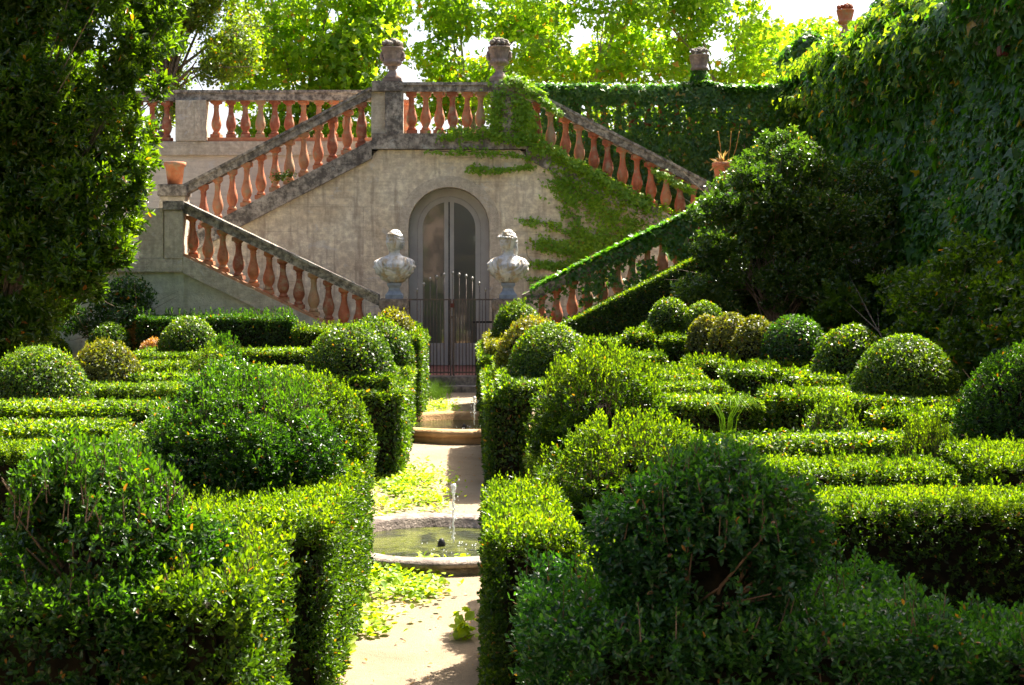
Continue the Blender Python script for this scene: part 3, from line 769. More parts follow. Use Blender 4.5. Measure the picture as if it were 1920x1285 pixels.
urn(((936-870)/101.2, YB, 5.531), 'stone urn with fruit above the ivy covered pier', M['urn'], sc=1.08)
urn(((1313-870)/94.3, YTB, 5.70), 'ivy grown stone urn on the right terrace wall', M['urn'], False, sc=1.02)
urn(PX(1585, 70, 24.5), 'orange terracotta urn on top of the creeper covered wall', M['terra'], False, sc=.82)
# pots
def pot(loc, label, sc=1.0):
    b = MB(); b.lathe([(.0001, .0), (.13, 0), (.17, .33), (.195, .335), (.20, .41), (.175, .415), (.165, .36), (.0001, .355)], 28)
    o = b.build('flower_pot', M['terra']); o.location = loc; o.scale = (sc,)*3; return tag(o, label, 'flower pot', 'terracotta flower pots')
pot((PX(328, 0, YB)[0], YB, 3.621), 'empty terracotta pot on the pier beside the laurel tree', 1.02)
pot((CX+5.10, YB, 3.621), 'terracotta pot holding a dry straw plant above the shrub')
# straw plant
n = 60; P = np.tile(np.array([[CX+5.10, YB, 4.0]]), (n, 1))+rng.normal(0, .03, (n, 3))
o_ = unit(np.stack([rng.normal(0, 1, n), rng.normal(0, 1, n), rng.uniform(.1, .7, n)], 1))
sp = thing('dry_plant', 'dry straw coloured plant with tall stalks in the right pot', 'plant')
leaf_obj('foliage', [leaf_cloud('s', P, o_*2, .25, 'oval', .0, .2, .10)], M['straw'], sp)
tubes_obj('stalk', [tube([(CX+5.10+dx, YB, 4.0), (CX+5.12+dx*1.6, YB, 4.3), (CX+5.10+dx*2.2, YB, 4.62)], [.008, .006, .010], 5) for dx in (-.04, .07, .14)], M['straw'], sp)

# ================================================================== FOUNTAIN BASINS
def basin(i, cx, cy, ro, h, mat, label, waterz):
    t = thing('fountain_basin', label, 'fountain', (cx, cy, 0), 'round fountain basins in the path')
    ri_ = ro-.19; b = MB(); seg = 72
    prof = [(ro-.03, -.05), (ro-.03, h*.35), (ro-.045, h*.42), (ro, h*.5), (ro+.01, h*.75), (ro-.03, h*.95), (ro-.09, h), (ro-.15, h*.96), (ri_, h*.8), (ri_+.01, -.25)]
    b.lathe(prof, seg)
    me = b.mesh('rim'); 
    V = np.array([v.co[:] for v in me.vertices]); V[:, 2] += wob(V+i*5, 5)*.006; V[:, :2] *= (1+wob(V+i*9, 4)*.006)[:, None]
    me.vertices.foreach_set('co', V.astype(np.float32).ravel()); link('rim', me, mat, t)
    wm = MB(); wm.bm.faces.new([wm.bm.verts.new(((ri_+.006)*math.cos(6.28319*k/seg), (ri_+.006)*math.sin(6.28319*k/seg), waterz)) for k in range(seg)])
    wme = bpy.data.meshes.new('water'); wm.bm.to_mesh(wme); wt = link('water', wme, M['water'], None, (cx, cy, 0)); tag(wt, kind='structure')
    nz = MB().lathe([(.035, waterz-.15), (.03, waterz+.02), (.018, waterz+.05), (.008, waterz+.055)], 10).build('nozzle', M['black'], t)
    return t
basin(0, POND[0][0], POND[0][1], .93, .10, M['rim'], 'nearer round stone basin with green water and a tall jet', .015)
basin(1, POND[1][0], POND[1][1], 1.1, .17, M['rim_o'], 'farther round ochre rimmed basin near the gate steps', .06)
def jet(x, y, z0, z1, label):
    b = MB(); n = 22; pts = []; rr = []
    for k in range(n):
        f = k/(n-1); pts.append((x+.004*math.sin(k*1.7), y+.004*math.cos(k*2.1), z0+(z1-z0)*f)); rr.append(.005+.005*abs(math.sin(k*1.3))*(.5+f)+(.010 if k > n-4 else 0))
    b.tube(pts, rr, 6)
    for k in range(46):
        f = random.random()**.5; a = random.uniform(0, 6.28); q = random.uniform(.005, .075)*(.3+.7*f)
        b.ball((x+q*math.cos(a), y+q*math.sin(a), z0+(z1-z0)*f*random.uniform(.55, 1.08)), random.uniform(.002, .006), (1, 1, random.uniform(1, 2.6)), 1)
    for k in range(26):
        a = random.uniform(0, 6.28); q = random.uniform(.05, .28); b.ball((x+q*math.cos(a), y+q*math.sin(a), z0-.04+random.uniform(0, .03)), random.uniform(.003, .007), sub=1)
    o = b.build('water_jet', M['jet']); tag(o, label, 'water jet', 'fountain jets')
jet(POND[0][0]+.09, POND[0][1]-.05, .05, .49, 'tall thin water jet rising in the nearer basin')
jet(POND[1][0]+.13, POND[1][1]+.0, .10, .46, 'short water jet at the right edge of the farther basin')

# ================================================================== HEDGES AND TOPIARY
def dist_leaf(d):    # leaf length and density per m2 by distance
    L = .026 if d < 9.4 else (.030 if d < 14 else .038)
    cov = 2.5
    return L, cov/(L*L*.30)
def grow(P, Nn, rough, inward=.07, f=3.0):
    """push surface points by smooth noise and scatter inwards"""
    n = len(P); s = wob(P, f)*rough + wob(P+7, f*3.2)*rough*.45
    return P+Nn*(s-np.abs(rng.normal(0, inward*.6, n)))[:, None]
def box_pts(x0, x1, y0, y1, z0, z1, dens, rnd_=.05):
    faces = []
    lx, ly, lz = x1-x0, y1-y0, z1-z0
    out = []
    for (area, f, wgt) in ((lx*ly, 'top', 1.35), (lx*lz, 'front', .68), (lx*lz, 'back', .55), (ly*lz, 'left', .9), (ly*lz, 'right', .9)):
        n = int(area*dens*wgt); u, v = rng.random(n), rng.random(n)
        if f == 'top': P = np.stack([x0+u*lx, y0+v*ly, np.full(n, z1)], 1); N = np.tile([0, 0, 1.], (n, 1))
        elif f in ('front', 'back'):
            P = np.stack([x0+u*lx, np.full(n, y0 if f == 'front' else y1), z0+v*lz], 1); N = np.tile([0, -1. if f == 'front' else 1., 0], (n, 1))
        else:
            P = np.stack([np.full(n, x0 if f == 'left' else x1), y0+u*ly, z0+v*lz], 1); N = np.tile([-1. if f == 'left' else 1., 0, 0], (n, 1))
        # round the shoulders
        r = rnd_
        ex = np.minimum(P[:, 0]-x0, x1-P[:, 0]); ey = np.minimum(P[:, 1]-y0, y1-P[:, 1]); ez = z1-P[:, 2]
        if f == 'top':
            e = np.minimum(ex, ey); P[:, 2] -= np.clip(r-e, 0, r)**2/r*.8
        else:
            k = np.clip(r-ez, 0, r)**2/r*.8; P -= N*k[:, None]
            e2 = ey if f in ('left', 'right') else ex; k2 = np.clip(r-e2, 0, r)**2/r*.8; P -= N*k2[:, None]
        out.append((P, N))
    P = np.concatenate([a for a, _ in out]); N = np.concatenate([a for _, a in out]); return P, N
def shoots(P, hts, L):
    """upright overgrown sprigs rooted at P with height hts: returns leaf part and stem tubes"""
    LP, LO, st = [], [], []
    for p, h in zip(P, hts):
        lean = np.array([random.gauss(0, .18), random.gauss(0, .18), 1.0]); lean /= np.linalg.norm(lean)
        m = max(4, int(h/.016)); tip = p+lean*h
        st.append(tube([p-lean*.05, (p+tip)/2, tip], [.0028, .002, .001], 4))
        for k in range(m):
            f = (k+1)/m; a = k*2.4+random.random(); q = p+lean*h*f
            for s in (0, math.pi):
                LP.append(q); LO.append((math.cos(a+s)*.9, math.sin(a+s)*.9, .9+f*.8))
    LP = np.array(LP); LO = unit(np.array(LO)); n = len(LP)
    D = LO; N = unit(np.cross(D, rng.normal(0, 1, (n, 3)))); S = np.cross(D, N)
    Ls = (L*rng.uniform(.7, 1.1, n))[:, None]; W = Ls*.42
    v = np.stack([LP, LP+D*Ls*.35+S*W*.5+N*Ls*.06, LP+D*Ls*.75+S*W*.4, LP+D*Ls, LP+D*Ls*.75-S*W*.4, LP+D*Ls*.35-S*W*.5+N*Ls*.06], 1).reshape(-1, 3)
    b = (np.arange(n)*6)[:, None]; F = np.concatenate([b+[0, 1, 2, 3], b+[3, 4, 5, 0]]); rn = np.clip(rng.beta(3, 1.8, n)*.9+.05, 0, .95)
    return (v, F, None, np.concatenate([rn, rn])), st
HN = 'clipped box hedges'
def core_stems(x0, x1, y0, y1, z1, step, lst):
    nx = max(1, int((x1-x0)/step)); ny = max(1, int((y1-y0)/step))
    for i in range(nx):
        for j in range(ny):
            x = x0+(i+.5)*(x1-x0)/nx+random.uniform(-.08, .08); y = y0+(j+.5)*(y1-y0)/ny+random.uniform(-.08, .08)
            h = z1*random.uniform(.6, .8); a = random.uniform(0, 6.28); m = (x+random.uniform(-.05, .05), y+random.uniform(-.05, .05), h*.5)
            lst.append(tube([(x, y, -.03), m, (x+.12*math.cos(a), y+.12*math.sin(a), h)], [.018, .014, .007], 5))
            for k in range(3):
                a = random.uniform(0, 6.28); q = .22; lst.append(tube([m, (m[0]+q*.6*math.cos(a), m[1]+q*.6*math.sin(a), m[2]+.14), (m[0]+q*math.cos(a), m[1]+q*math.sin(a), m[2]+.32)], [.010, .007, .003], 4))
def hedge(x0, x1, y0, y1, h, label, mat='box', rough=.018, ns=0, z0=0., loose=1.0, sh=.12, core=.07, group=HN, name='box_hedge', stems=False, dens_k=1.0):
    d = (y0+y1)/2; L, dens = dist_leaf(d); dens *= dens_k*(1.3 if loose == 1 and d < 9.5 else 1)
    t = thing(name, label, 'hedge' if name == 'box_hedge' else 'topiary', ((x0+x1)/2, y0, 0), group)
    P, N = box_pts(x0, x1, y0, y1, z0, h, dens)
    if stems:
        lo = (N[:, 1] < -.5) & (P[:, 2] < h*.72); kq = ~(lo & (rng.random(len(P)) < .45+.3*wob(P+5, 5))); P, N = P[kq], N[kq]
    kp = (wob(P, 7)+.5*wob(P+3, 16) > -.62+.25*(N[:, 2] < .5)) | (rng.random(len(P)) < .42); P, N = P[kp], N[kp]
    P = grow(P, N, rough*.8, core*loose)-N*(L*.45 if loose == 1 else 0)
    off = np.array([(x0+x1)/2, y0, 0]); kind = 'oval' if d < 12 else 'diamond'
    yg = np.where(N[:, 2] > .5, .22, -.14)  # younger tops lighter; sides darkened, shade put into the leaf colour
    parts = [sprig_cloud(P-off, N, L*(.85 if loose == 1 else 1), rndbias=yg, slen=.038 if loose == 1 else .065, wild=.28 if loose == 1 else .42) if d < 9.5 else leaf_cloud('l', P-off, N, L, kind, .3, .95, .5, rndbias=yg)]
    st = []
    if ns:
        q = np.stack([rng.uniform(x0+.03, x1-.03, ns), rng.uniform(y0+.03, y1-.03, ns), np.full(ns, h-.02)], 1)-off
        pt, st = shoots(q, rng.uniform(.3, 1, ns)*sh, L*.9); parts.append(pt)
    leaf_obj('foliage', parts, M[mat], t)
    c = core*1.35
    if stems:
        lst = []; core_stems(x0+.1, x1-.1, y0+.1, y1-.1, h, .28, lst)
        for q in range(int((x1-x0)*7)):
            x = random.uniform(x0+.08, x1-.08); y = y0+random.uniform(.05, .12); z1_ = h*random.uniform(.55, .85); m = (x+random.uniform(-.06, .06), y-.02, z1_*.55)
            lst.append(tube([(x, y, 0), ((x+m[0])/2+random.uniform(-.02, .02), y-.01, z1_*.3), m], [.014, .011, .009], 5))
            for r_ in range(3): lst.append(tube([m, (m[0]+random.uniform(-.07, .07), y-.02, z1_*.78), (m[0]+random.uniform(-.14, .14), y+random.uniform(-.03, .05), z1_)], [.007, .005, .002], 4))
        lst = [(V-off, F) for V, F in lst]+st
        o = tubes_obj('stems', lst, M['stem'], t)
        c = core*2.2
        if (x1-x0) > 2*c+.1 and (y1-y0) > 2*c+.1:
            MB().box(x0+c-off[0], x1-c-off[0], y0+c-off[1], y1-c-off[1], h*.42, h-c*.8, .03).build('shade_core', M['core_dark'], t)
    else:
        MB().box(x0+c-off[0], x1-c-off[0], y0+c-off[1], y1-c-off[1], max(z0-.02, -.02), h-c, .03).build('shade_core', M['core_dark'], t)
        if st: tubes_obj('stems', st, M['stem'], t)
    return t
def dome(x, y, zb, zt, rx, label, mat='box', rough=.02, ns=0, ry=None, loose=1.0, sh=.10, group='clipped box domes', dens_k=1.0, squash=2.0, hole=None, lobes=()):
    """rounded dome from zb to zt"""
    ry = ry or rx; hz = zt-zb; L, dens = dist_leaf(y); dens *= dens_k
    t = thing('topiary_dome', label, 'topiary', (x, y, zb), group)
    area = 2*math.pi*((rx*ry)**.5)*(hz*.75+.35*rx); n = int(area*dens*1.05)
    u = rng.uniform(0, 2*math.pi, n); c = rng.random(n)
    sz = c; sr = np.sqrt(np.clip(1-sz**squash, 0, 1))
    N = unit(np.stack([np.cos(u)*sr/rx, np.sin(u)*sr/ry, sz**(squash-1)/hz+.02], 1))
    P = np.stack([np.cos(u)*sr*rx, np.sin(u)*sr*ry, sz*hz], 1)
    off = np.array([x, y, zb])
    kp = (wob(P+off, 7)+.5*wob(P+off+3, 16) > -.5) | (rng.random(len(P)) < .42); P, N = P[kp], N[kp]; n = len(P)
    P = grow(P+off, N, rough, .07*loose)-off
    if rough > .045: P = P+N*(wob(P+off*3, 4.5)*rough*.9)[:, None]
    if hole is not None:
        dv = unit(np.array([hole]))[0]; keep = (N@dv) < rng.normal(.80, .06, n); keep |= rng.random(n) < .12; P, N = P[keep], N[keep]
    if lobes:
        LP, LN = [], []
        for (lx, ly, lz, lr) in lobes:
            m = int(dens*4*math.pi*lr*lr*.75); v = unit(rng.normal(0, 1, (m, 3))); LP.append(np.array([lx, ly, lz])+v*lr*rng.uniform(.75, 1.05, (m, 1))*(1+.25*wob(v+lx*5, 3)[:, None])); LN.append(v)
        P = np.concatenate([P]+LP); N = np.concatenate([N]+LN)
    yg = np.clip(N[:, 2]-.35, -.4, .5)*.32  # upper leaves lighter as new growth, lower ones carry shade in their tone
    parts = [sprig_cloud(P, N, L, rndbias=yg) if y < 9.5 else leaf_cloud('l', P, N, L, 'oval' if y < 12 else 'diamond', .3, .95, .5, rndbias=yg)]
    st = []
    if ns:
        a = rng.uniform(0, 6.28, ns); rr = np.sqrt(rng.random(ns))*.85
        q = np.stack([np.cos(a)*rr*rx, np.sin(a)*rr*ry, np.power(np.clip(1-rr**2, 0, 1), 1/squash)*hz-.03], 1)
        pt, st = shoots(q, rng.uniform(.35, 1, ns)*sh, L*.9); parts.append(pt)
    leaf_obj('foliage', parts, M[mat], t)
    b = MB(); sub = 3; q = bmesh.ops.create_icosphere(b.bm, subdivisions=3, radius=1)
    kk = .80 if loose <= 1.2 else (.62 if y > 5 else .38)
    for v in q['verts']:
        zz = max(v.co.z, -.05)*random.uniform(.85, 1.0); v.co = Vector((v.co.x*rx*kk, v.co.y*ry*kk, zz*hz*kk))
    b.build('shade_core', M['core_dark'], t)
    lst = []
    for k in range((34 if y < 5 else 12) if y < 10 else 0):
        a = k*2.4+random.random()*.4; e = random.uniform(.15, 1.1)
        lst.append(tube([(0, 0, -.1), (rx*.4*math.cos(a), ry*.4*math.sin(a), hz*.25*e), (rx*.86*math.cos(a+.3), ry*.86*math.sin(a+.3), hz*.75*e)], [.010, .006, .002], 5))
    lst += st
    if lst: tubes_obj('stems', lst, M['stem'], t)
    return t

# ---- left of the path
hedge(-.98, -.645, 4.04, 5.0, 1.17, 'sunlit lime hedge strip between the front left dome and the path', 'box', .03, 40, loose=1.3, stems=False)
hedge(-1.72, -.97, 4.02, 5.0, 1.15, 'near dark hedge block under the front left dome', 'box_d', .045, 40, loose=1.5, core=.09, stems=True)  # same hedge as the lime strip; darker leaf colour stands for its shade
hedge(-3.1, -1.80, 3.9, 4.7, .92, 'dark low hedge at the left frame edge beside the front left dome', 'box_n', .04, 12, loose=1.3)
dome(-1.22, 4.46, 1.05, 1.56, .36, 'front left dome, large and ragged with brown twigs showing', 'box_d', .06, 110, loose=1.5, sh=.06, hole=(-.45, -.9, .05), squash=2.5, lobes=((.28, -.05, .12, .17), (-.1, 0, .33, .17), (.22, -.2, .0, .13)))  # dark leaf puts the shade of the near face into the colour
hedge(-1.9, -.62, 6.3, 9.25, .95, 'long left hedge block beside the path before the nearer basin', 'box', .025, 260, loose=1.2, sh=.10)
dome(-1.25, 7.6, .95, 1.50, .50, 'second left dome, big dark and shaggy, beside the nearer basin', 'box_d', .09, 240, ry=.62, loose=1.4, sh=.12, squash=2.4, lobes=((-.30, -.2, .16, .25), (.34, -.15, .14, .24), (.1, -.4, .12, .22), (-.1, 0, .38, .25)))
dome(-1.02, 8.5, .93, 1.43, .46, 'shaggy low mound right behind the second left dome', 'box', .04, 160, loose=1.3, sh=.10)
hedge(-1.75, -.60, 13.2, 16.8, .89, 'left path hedge with square clipped end beyond the nearer basin', 'box', .015, 120, sh=.06)
hedge(-1.68, -.72, 13.35, 15.9, 1.03, 'raised plinth tier of hedge carrying the third left dome', 'box', .015, 60, z0=.8, sh=.06)
dome(-1.18, 13.9, 1.0, 1.52, .47, 'third left dome, bright glossy, above a two tier hedge', 'box', .025, 90, sh=.08)
dome(-1.02, 15.3, 1.0, 1.53, .44, 'smooth green dome tucked behind the third left dome', 'box', .02, 20)
hedge(-1.5, -.55, 17.6, 20.9, 1.08, 'last left path hedge ending close to the iron gate', 'box', .015, 30)
dome(-.98, 18.4, 1.05, 1.52, .34, 'yellowish small dome in front of the left pedestal', 'box_y', .04, 60, sh=.08)
hedge(-.86, -.56, 17.5, 19.6, 1.20, 'upright green hedge shoulder beside the yellowish small dome', 'box', .03, 40, z0=.9)
# left interior
LI = [(-4.1, -2.55, 9.0, 9.5, .93, 'leftmost front interior hedge strip under the left dome pair'), (-4.3, -2.62, 9.95, 10.6, .93, 'second interior hedge strip behind the leftmost front strip'),
      (-4.5, -2.6, 11.2, 11.9, .95, 'hedge strip directly below the big left outer dome'), (-2.6, -1.95, 9.2, 12.2, .88, 'hedge running away from the camera between left dome groups'),
      (-4.0, -2.5, 13.6, 14.2, .90, 'hedge strip below the yellow left outer dome'), (-3.8, -1.9, 15.0, 15.5, .90, 'thin sunny hedge strip in the left middle compartment'),
      (-3.5, -1.8, 16.2, 16.8, .88, 'low bright hedge strip left of the third dome'), (-4.4, -3.1, 17.6, 18.3, .84, 'hedge strip in front of the smooth round left dome'),
      (-3.6, -1.6, 18.9, 19.5, .93, 'far left hedge strip with pale top below the dark hedge'), (-6.3, -4.5, 15.4, 16.0, .95, 'outer hedge strip left of the golden shrub'), (-4.9, -3.5, 19.2, 20.6, .86, 'square hedge base under the smooth round left dome')]
for a in LI: hedge(*a[:5], a[5], 'box', .02, 20, sh=.06)
dome(-4.15, 13.0, .80, 1.33, .50, 'big bright outer dome near the left frame edge', 'box', .025, 60)
dome(-4.12, 15.3, .66, 1.26, .46, 'yellow green outer dome right of the big left one', 'box_y', .025, 40)
dome(-4.13, 20.0, .80, 1.36, .46, 'smooth perfectly round lime dome before the dark hedge', 'box', .008, 0)
dome(-5.75, 21.6, .70, 1.20, .38, 'small glossy dome beside the golden shrub', 'box', .02, 10)
dome(-7.1, 22.2, .55, 1.0, .55, 'far left dome at the foot of the laurel tree', 'box', .03, 20)
dome(-6.4, 18.2, .6, 1.12, .55, 'left frame edge dome behind the big bright one', 'box', .03, 10)
dome(-5.25, 21.9, .55, 1.30, .30, 'golden orange shrub between two green domes on the left', 'gold', .05, 10, ry=.3, group='golden orange clumps')
dome(-4.95, 21.2, .45, .95, .30, 'low golden orange clump leaning against the lime dome', 'gold', .05, 0, group='golden orange clumps')
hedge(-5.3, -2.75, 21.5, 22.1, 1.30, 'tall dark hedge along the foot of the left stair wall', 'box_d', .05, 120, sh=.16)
hedge(-2.75, -1.65, 21.3, 21.9, 1.14, 'right end of the dark hedge sloping down beside the balusters', 'box', .03, 40)
# loose bushy plants in left mid
dome(-3.05, 17.0, .8, 1.17, .22, 'wispy grey green bush between the left hedge strips', 'box_d', .06, 60, sh=.16, loose=1.5, group='loose shrubs')
dome(-3.0, 15.9, .75, 1.12, .32, 'untidy spreading shrub left of the wispy bush', 'box', .07, 60, sh=.14, loose=1.5, group='loose shrubs')

# ---- right of the path
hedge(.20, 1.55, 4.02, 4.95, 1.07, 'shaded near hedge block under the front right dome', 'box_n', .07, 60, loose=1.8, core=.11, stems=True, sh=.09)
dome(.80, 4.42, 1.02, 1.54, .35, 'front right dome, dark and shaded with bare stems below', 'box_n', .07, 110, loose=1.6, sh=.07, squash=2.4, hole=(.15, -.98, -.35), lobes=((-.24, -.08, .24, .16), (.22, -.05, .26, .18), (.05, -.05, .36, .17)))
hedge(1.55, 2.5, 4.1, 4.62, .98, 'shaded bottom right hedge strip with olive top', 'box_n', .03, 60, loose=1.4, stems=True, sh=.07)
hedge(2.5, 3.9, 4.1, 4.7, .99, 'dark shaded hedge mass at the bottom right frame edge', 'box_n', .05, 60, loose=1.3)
hedge(.10, .52, 5.9, 7.4, .96, 'right path hedge overlooking the nearer basin', 'box', .03, 90, loose=1.2, sh=.08)
hedge(.50, 1.25, 5.6, 6.15, .88, 'small sunlit hedge top left of the front right dome', 'box', .03, 40)
hedge(.42, 1.6, 7.45, 9.0, .98, 'broad hedge under the second right dome', 'box', .04, 160, loose=1.4, sh=.14)
dome(.86, 8.35, .95, 1.56, .44, 'second right dome, overgrown with long upright shoots', 'box', .10, 420, loose=1.5, sh=.16, hole=(.1, -.95, -.1), squash=2.4, lobes=((-.25, -.1, .12, .2), (.22, -.1, .20, .2)))
dome(.92, 7.3, .85, 1.27, .46, 'loose leafy mound in front of the second right dome', 'box', .11, 260, loose=1.5, sh=.14, group='loose shrubs')
RI = [(1.6, 3.1, 6.7, 7.3, .95, 'nearest bright hedge strip on the right with a tall dark front'), (1.65, 2.9, 7.78, 8.28, .97, 'second bright hedge strip on the right, thinner front'),
      (1.5, 2.6, 11.5, 12.2, .97, 'wide right hedge with long dark front below the grass tuft'), (2.65, 3.1, 11.4, 12.1, 1.03, 'bushy square hedge end right of the grass tuft'),
      (3.3, 4.1, 10.6, 11.0, .97, 'thin hedge strip in front of the largest right outer dome'), (3.15, 4.5, 11.75, 12.9, .97, 'hedge base under the largest right outer dome'),
      (1.55, 2.6, 13.0, 13.5, .97, 'third of the stacked right hedge strips, pale yellow top'), (1.7, 2.6, 14.2, 14.6, .97, 'thin middle right hedge strip with straight sunlit edge'),
      (1.7, 2.7, 15.1, 15.7, .97, 'right middle hedge strip behind the thin straight one'), (1.55, 2.65, 17.3, 18.0, .97, 'long right hedge strip before the sloping hedge'),
      (1.4, 2.3, 18.6, 19.2, 1.10, 'farthest right hedge strip touching the sloping hedge'), (2.25, 2.65, 18.3, 18.9, 1.21, 'raised square hedge step left of the two smooth right domes'),
      (2.5, 3.35, 18.65, 19.2, 1.28, 'highest far hedge step directly below the farthest smooth dome'), (2.7, 3.75, 18.1, 18.6, 1.17, 'hedge base under the smooth lime cone shaped dome'),
      (2.75, 3.38, 14.0, 14.5, 1.05, 'dark fronted hedge block between the straight strip and the second outer dome'), (3.45, 4.55, 13.6, 14.7, 1.0, 'hedge base under the second right outer dome'),
      (2.75, 3.45, 16.5, 17.0, .97, 'yellowish hedge strip below the yellow green dome'), (3.5, 4.7, 16.1, 17.1, .98, 'hedge base under the dark round right dome'), (3.1, 3.9, 17.25, 18.0, .99, 'hedge base under the yellowish right dome'),
      (3.35, 4.6, 8.5, 9.5, 1.02, 'dark hedge base under the dome at the right frame edge'), (2.95, 3.6, 7.5, 8.3, 1.06, 'dim hedge block closing the second bright strip at the right')]
for a in RI: hedge(*a[:5], a[5], 'box', .022, 40, sh=.07)
# curved hedge: arc pieces form one thing
def curved_hedge(label):
    t = thing('box_hedge', label, 'hedge', (2.4, 9, 0), HN); parts = []; L, dens = dist_leaf(8.9); off = np.array([2.4, 9, 0])
    cx, cy, rad, wd, h = 2.7, 6.6, 2.65, .62, .97; b = MB()
    a0, a1 = R(66), R(121); n = int((a1-a0)*rad*dens*(wd+2*h*.8))
    aa = rng.uniform(a0, a1, n); q = rng.random(n)*(wd+2*h)
    top = q < wd; P = np.zeros((n, 3)); N = np.zeros((n, 3))
    r = np.where(top, rad+q-wd/2, np.where(q < wd+h, rad-wd/2, rad+wd/2)); z = np.where(top, h, np.where(q < wd+h, q-wd, q-wd-h))
    ex = np.minimum(r-(rad-wd/2), rad+wd/2-r)
    z = np.where(top, z-np.clip(.06-ex, 0, .06)*.5, z)
    P[:, 0] = cx+np.cos(aa)*r; P[:, 1] = cy+np.sin(aa)*r; P[:, 2] = z
    sgn = np.where(top, 0, np.where(q < wd+h, -1, 1)); N[:, 0] = np.cos(aa)*sgn; N[:, 1] = np.sin(aa)*sgn; N[:, 2] = top
    P = grow(P, N, .018, .07)-N*L*.45-off
    leaf_obj('foliage', [leaf_cloud('l', P, N, L, 'oval', .3, .95, .5, rndbias=np.where(N[:, 2] > .5, .22, -.14))], M['box'], t)  # young growth lightens the top; side leaves have shade in their tone
    ks = np.linspace(a0+.02, a1-.02, 14); vs = []
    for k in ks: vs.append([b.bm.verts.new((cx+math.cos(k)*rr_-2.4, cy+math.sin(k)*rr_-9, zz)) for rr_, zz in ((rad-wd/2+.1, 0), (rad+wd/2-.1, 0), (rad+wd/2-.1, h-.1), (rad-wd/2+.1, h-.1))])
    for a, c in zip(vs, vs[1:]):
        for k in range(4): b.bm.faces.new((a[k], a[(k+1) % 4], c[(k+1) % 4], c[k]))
    b.bm.faces.new(vs[0]); b.bm.faces.new(vs[-1]); b.build('shade_core', M['core_dark'], t)
curved_hedge('curved hedge arching across the right compartment')
hedge(.20, .62, 12.6, 16.0, .92, 'right path hedge with square end between the two basins', 'box', .018, 40, sh=.06)
hedge(.35, 1.5, 12.5, 15.9, 1.04, 'raised tier under the third right dome', 'box', .02, 60, z0=.8, sh=.07)
dome(.88, 13.4, 1.02, 1.55, .43, 'third right dome, smooth lime green and round', 'box', .012, 12)
dome(.75, 14.7, 1.02, 1.56, .40, 'rusty tinged dome just behind the third right dome', 'box_y', .02, 20)
hedge(.20, .90, 17.3, 20.8, .95, 'last right path hedge beside the gate steps', 'box', .02, 40)
hedge(.30, 1.3, 17.5, 20.5, 1.10, 'upper tier of the last right path hedge', 'box_y', .03, 40, z0=.9)
dome(.78, 19.3, 1.05, 1.58, .38, 'green dome directly below the right bust', 'box', .03, 60, sh=.12)
RD = [(4.10, 12.4, .95, 1.48, .44, 'largest right outer dome, dark front and sparkling top', 'box'), (4.15, 14.3, .97, 1.50, .37, 'second right outer dome, left of the largest', 'box'),
      (4.12, 16.6, .98, 1.51, .37, 'dark round right dome in the middle of the outer row', 'box_d'), (3.70, 16.9, .97, 1.49, .27, 'yellowish right dome next to the dark round one', 'box_y'),
      (3.46, 17.3, .98, 1.52, .26, 'bright yellow green dome in the middle of the yellowish trio', 'box_y'), (3.23, 17.8, 1.0, 1.46, .22, 'smallest brownish yellow dome of the right row', 'box_y'),
      (3.37, 18.7, 1.12, 1.63, .29, 'smooth lime cone shaped dome before the dark shrub', 'box'), (2.93, 18.95, 1.28, 1.67, .26, 'farthest smooth dome at the foot of the sloping hedge', 'box'),
      (3.80, 8.9, .95, 1.62, .48, 'shaded dome cut by the right frame edge', 'box_d')]
for x, y, zb, zt, r, lab, mt in RD: dome(x, y, zb, zt, r*(1.08 if y < 15 else 1.2), lab, mt, .008 if 'smooth' in lab else .02, 0 if 'smooth' in lab else 30, sh=.05)
# loose sprigs bush by C hedge right
dome(3.05, 8.85, .6, 1.03, .22, 'sprawling sprigs at the right end of the curved hedge', 'box', .08, 160, sh=.20, loose=1.6, group='loose shrubs')
dome(2.95, 10.7, .6, 1.02, .27, 'lit bushy clump between the grass tuft and the thin strip', 'box', .05, 90, sh=.14, loose=1.5, group='loose shrubs')
# grass tuft
gtf = []
for k in range(16):
    a = random.uniform(0, 6.28); x0, y0 = 2.05+random.gauss(0, .02), 10.4
    gtf.append(tube([(x0, y0, .5), (x0+.05*math.cos(a), y0+.05*math.sin(a), .95), (x0+.16*math.cos(a), y0+.1*math.sin(a), 1.12), (x0+.30*math.cos(a), y0+.15*math.sin(a), 1.02)], [.004, .004, .003, .001], 4))
o = tubes_obj('grass_tuft', gtf, M['weed']); tag(o, 'tuft of long arching grass blades before the wide right hedge', 'grass')

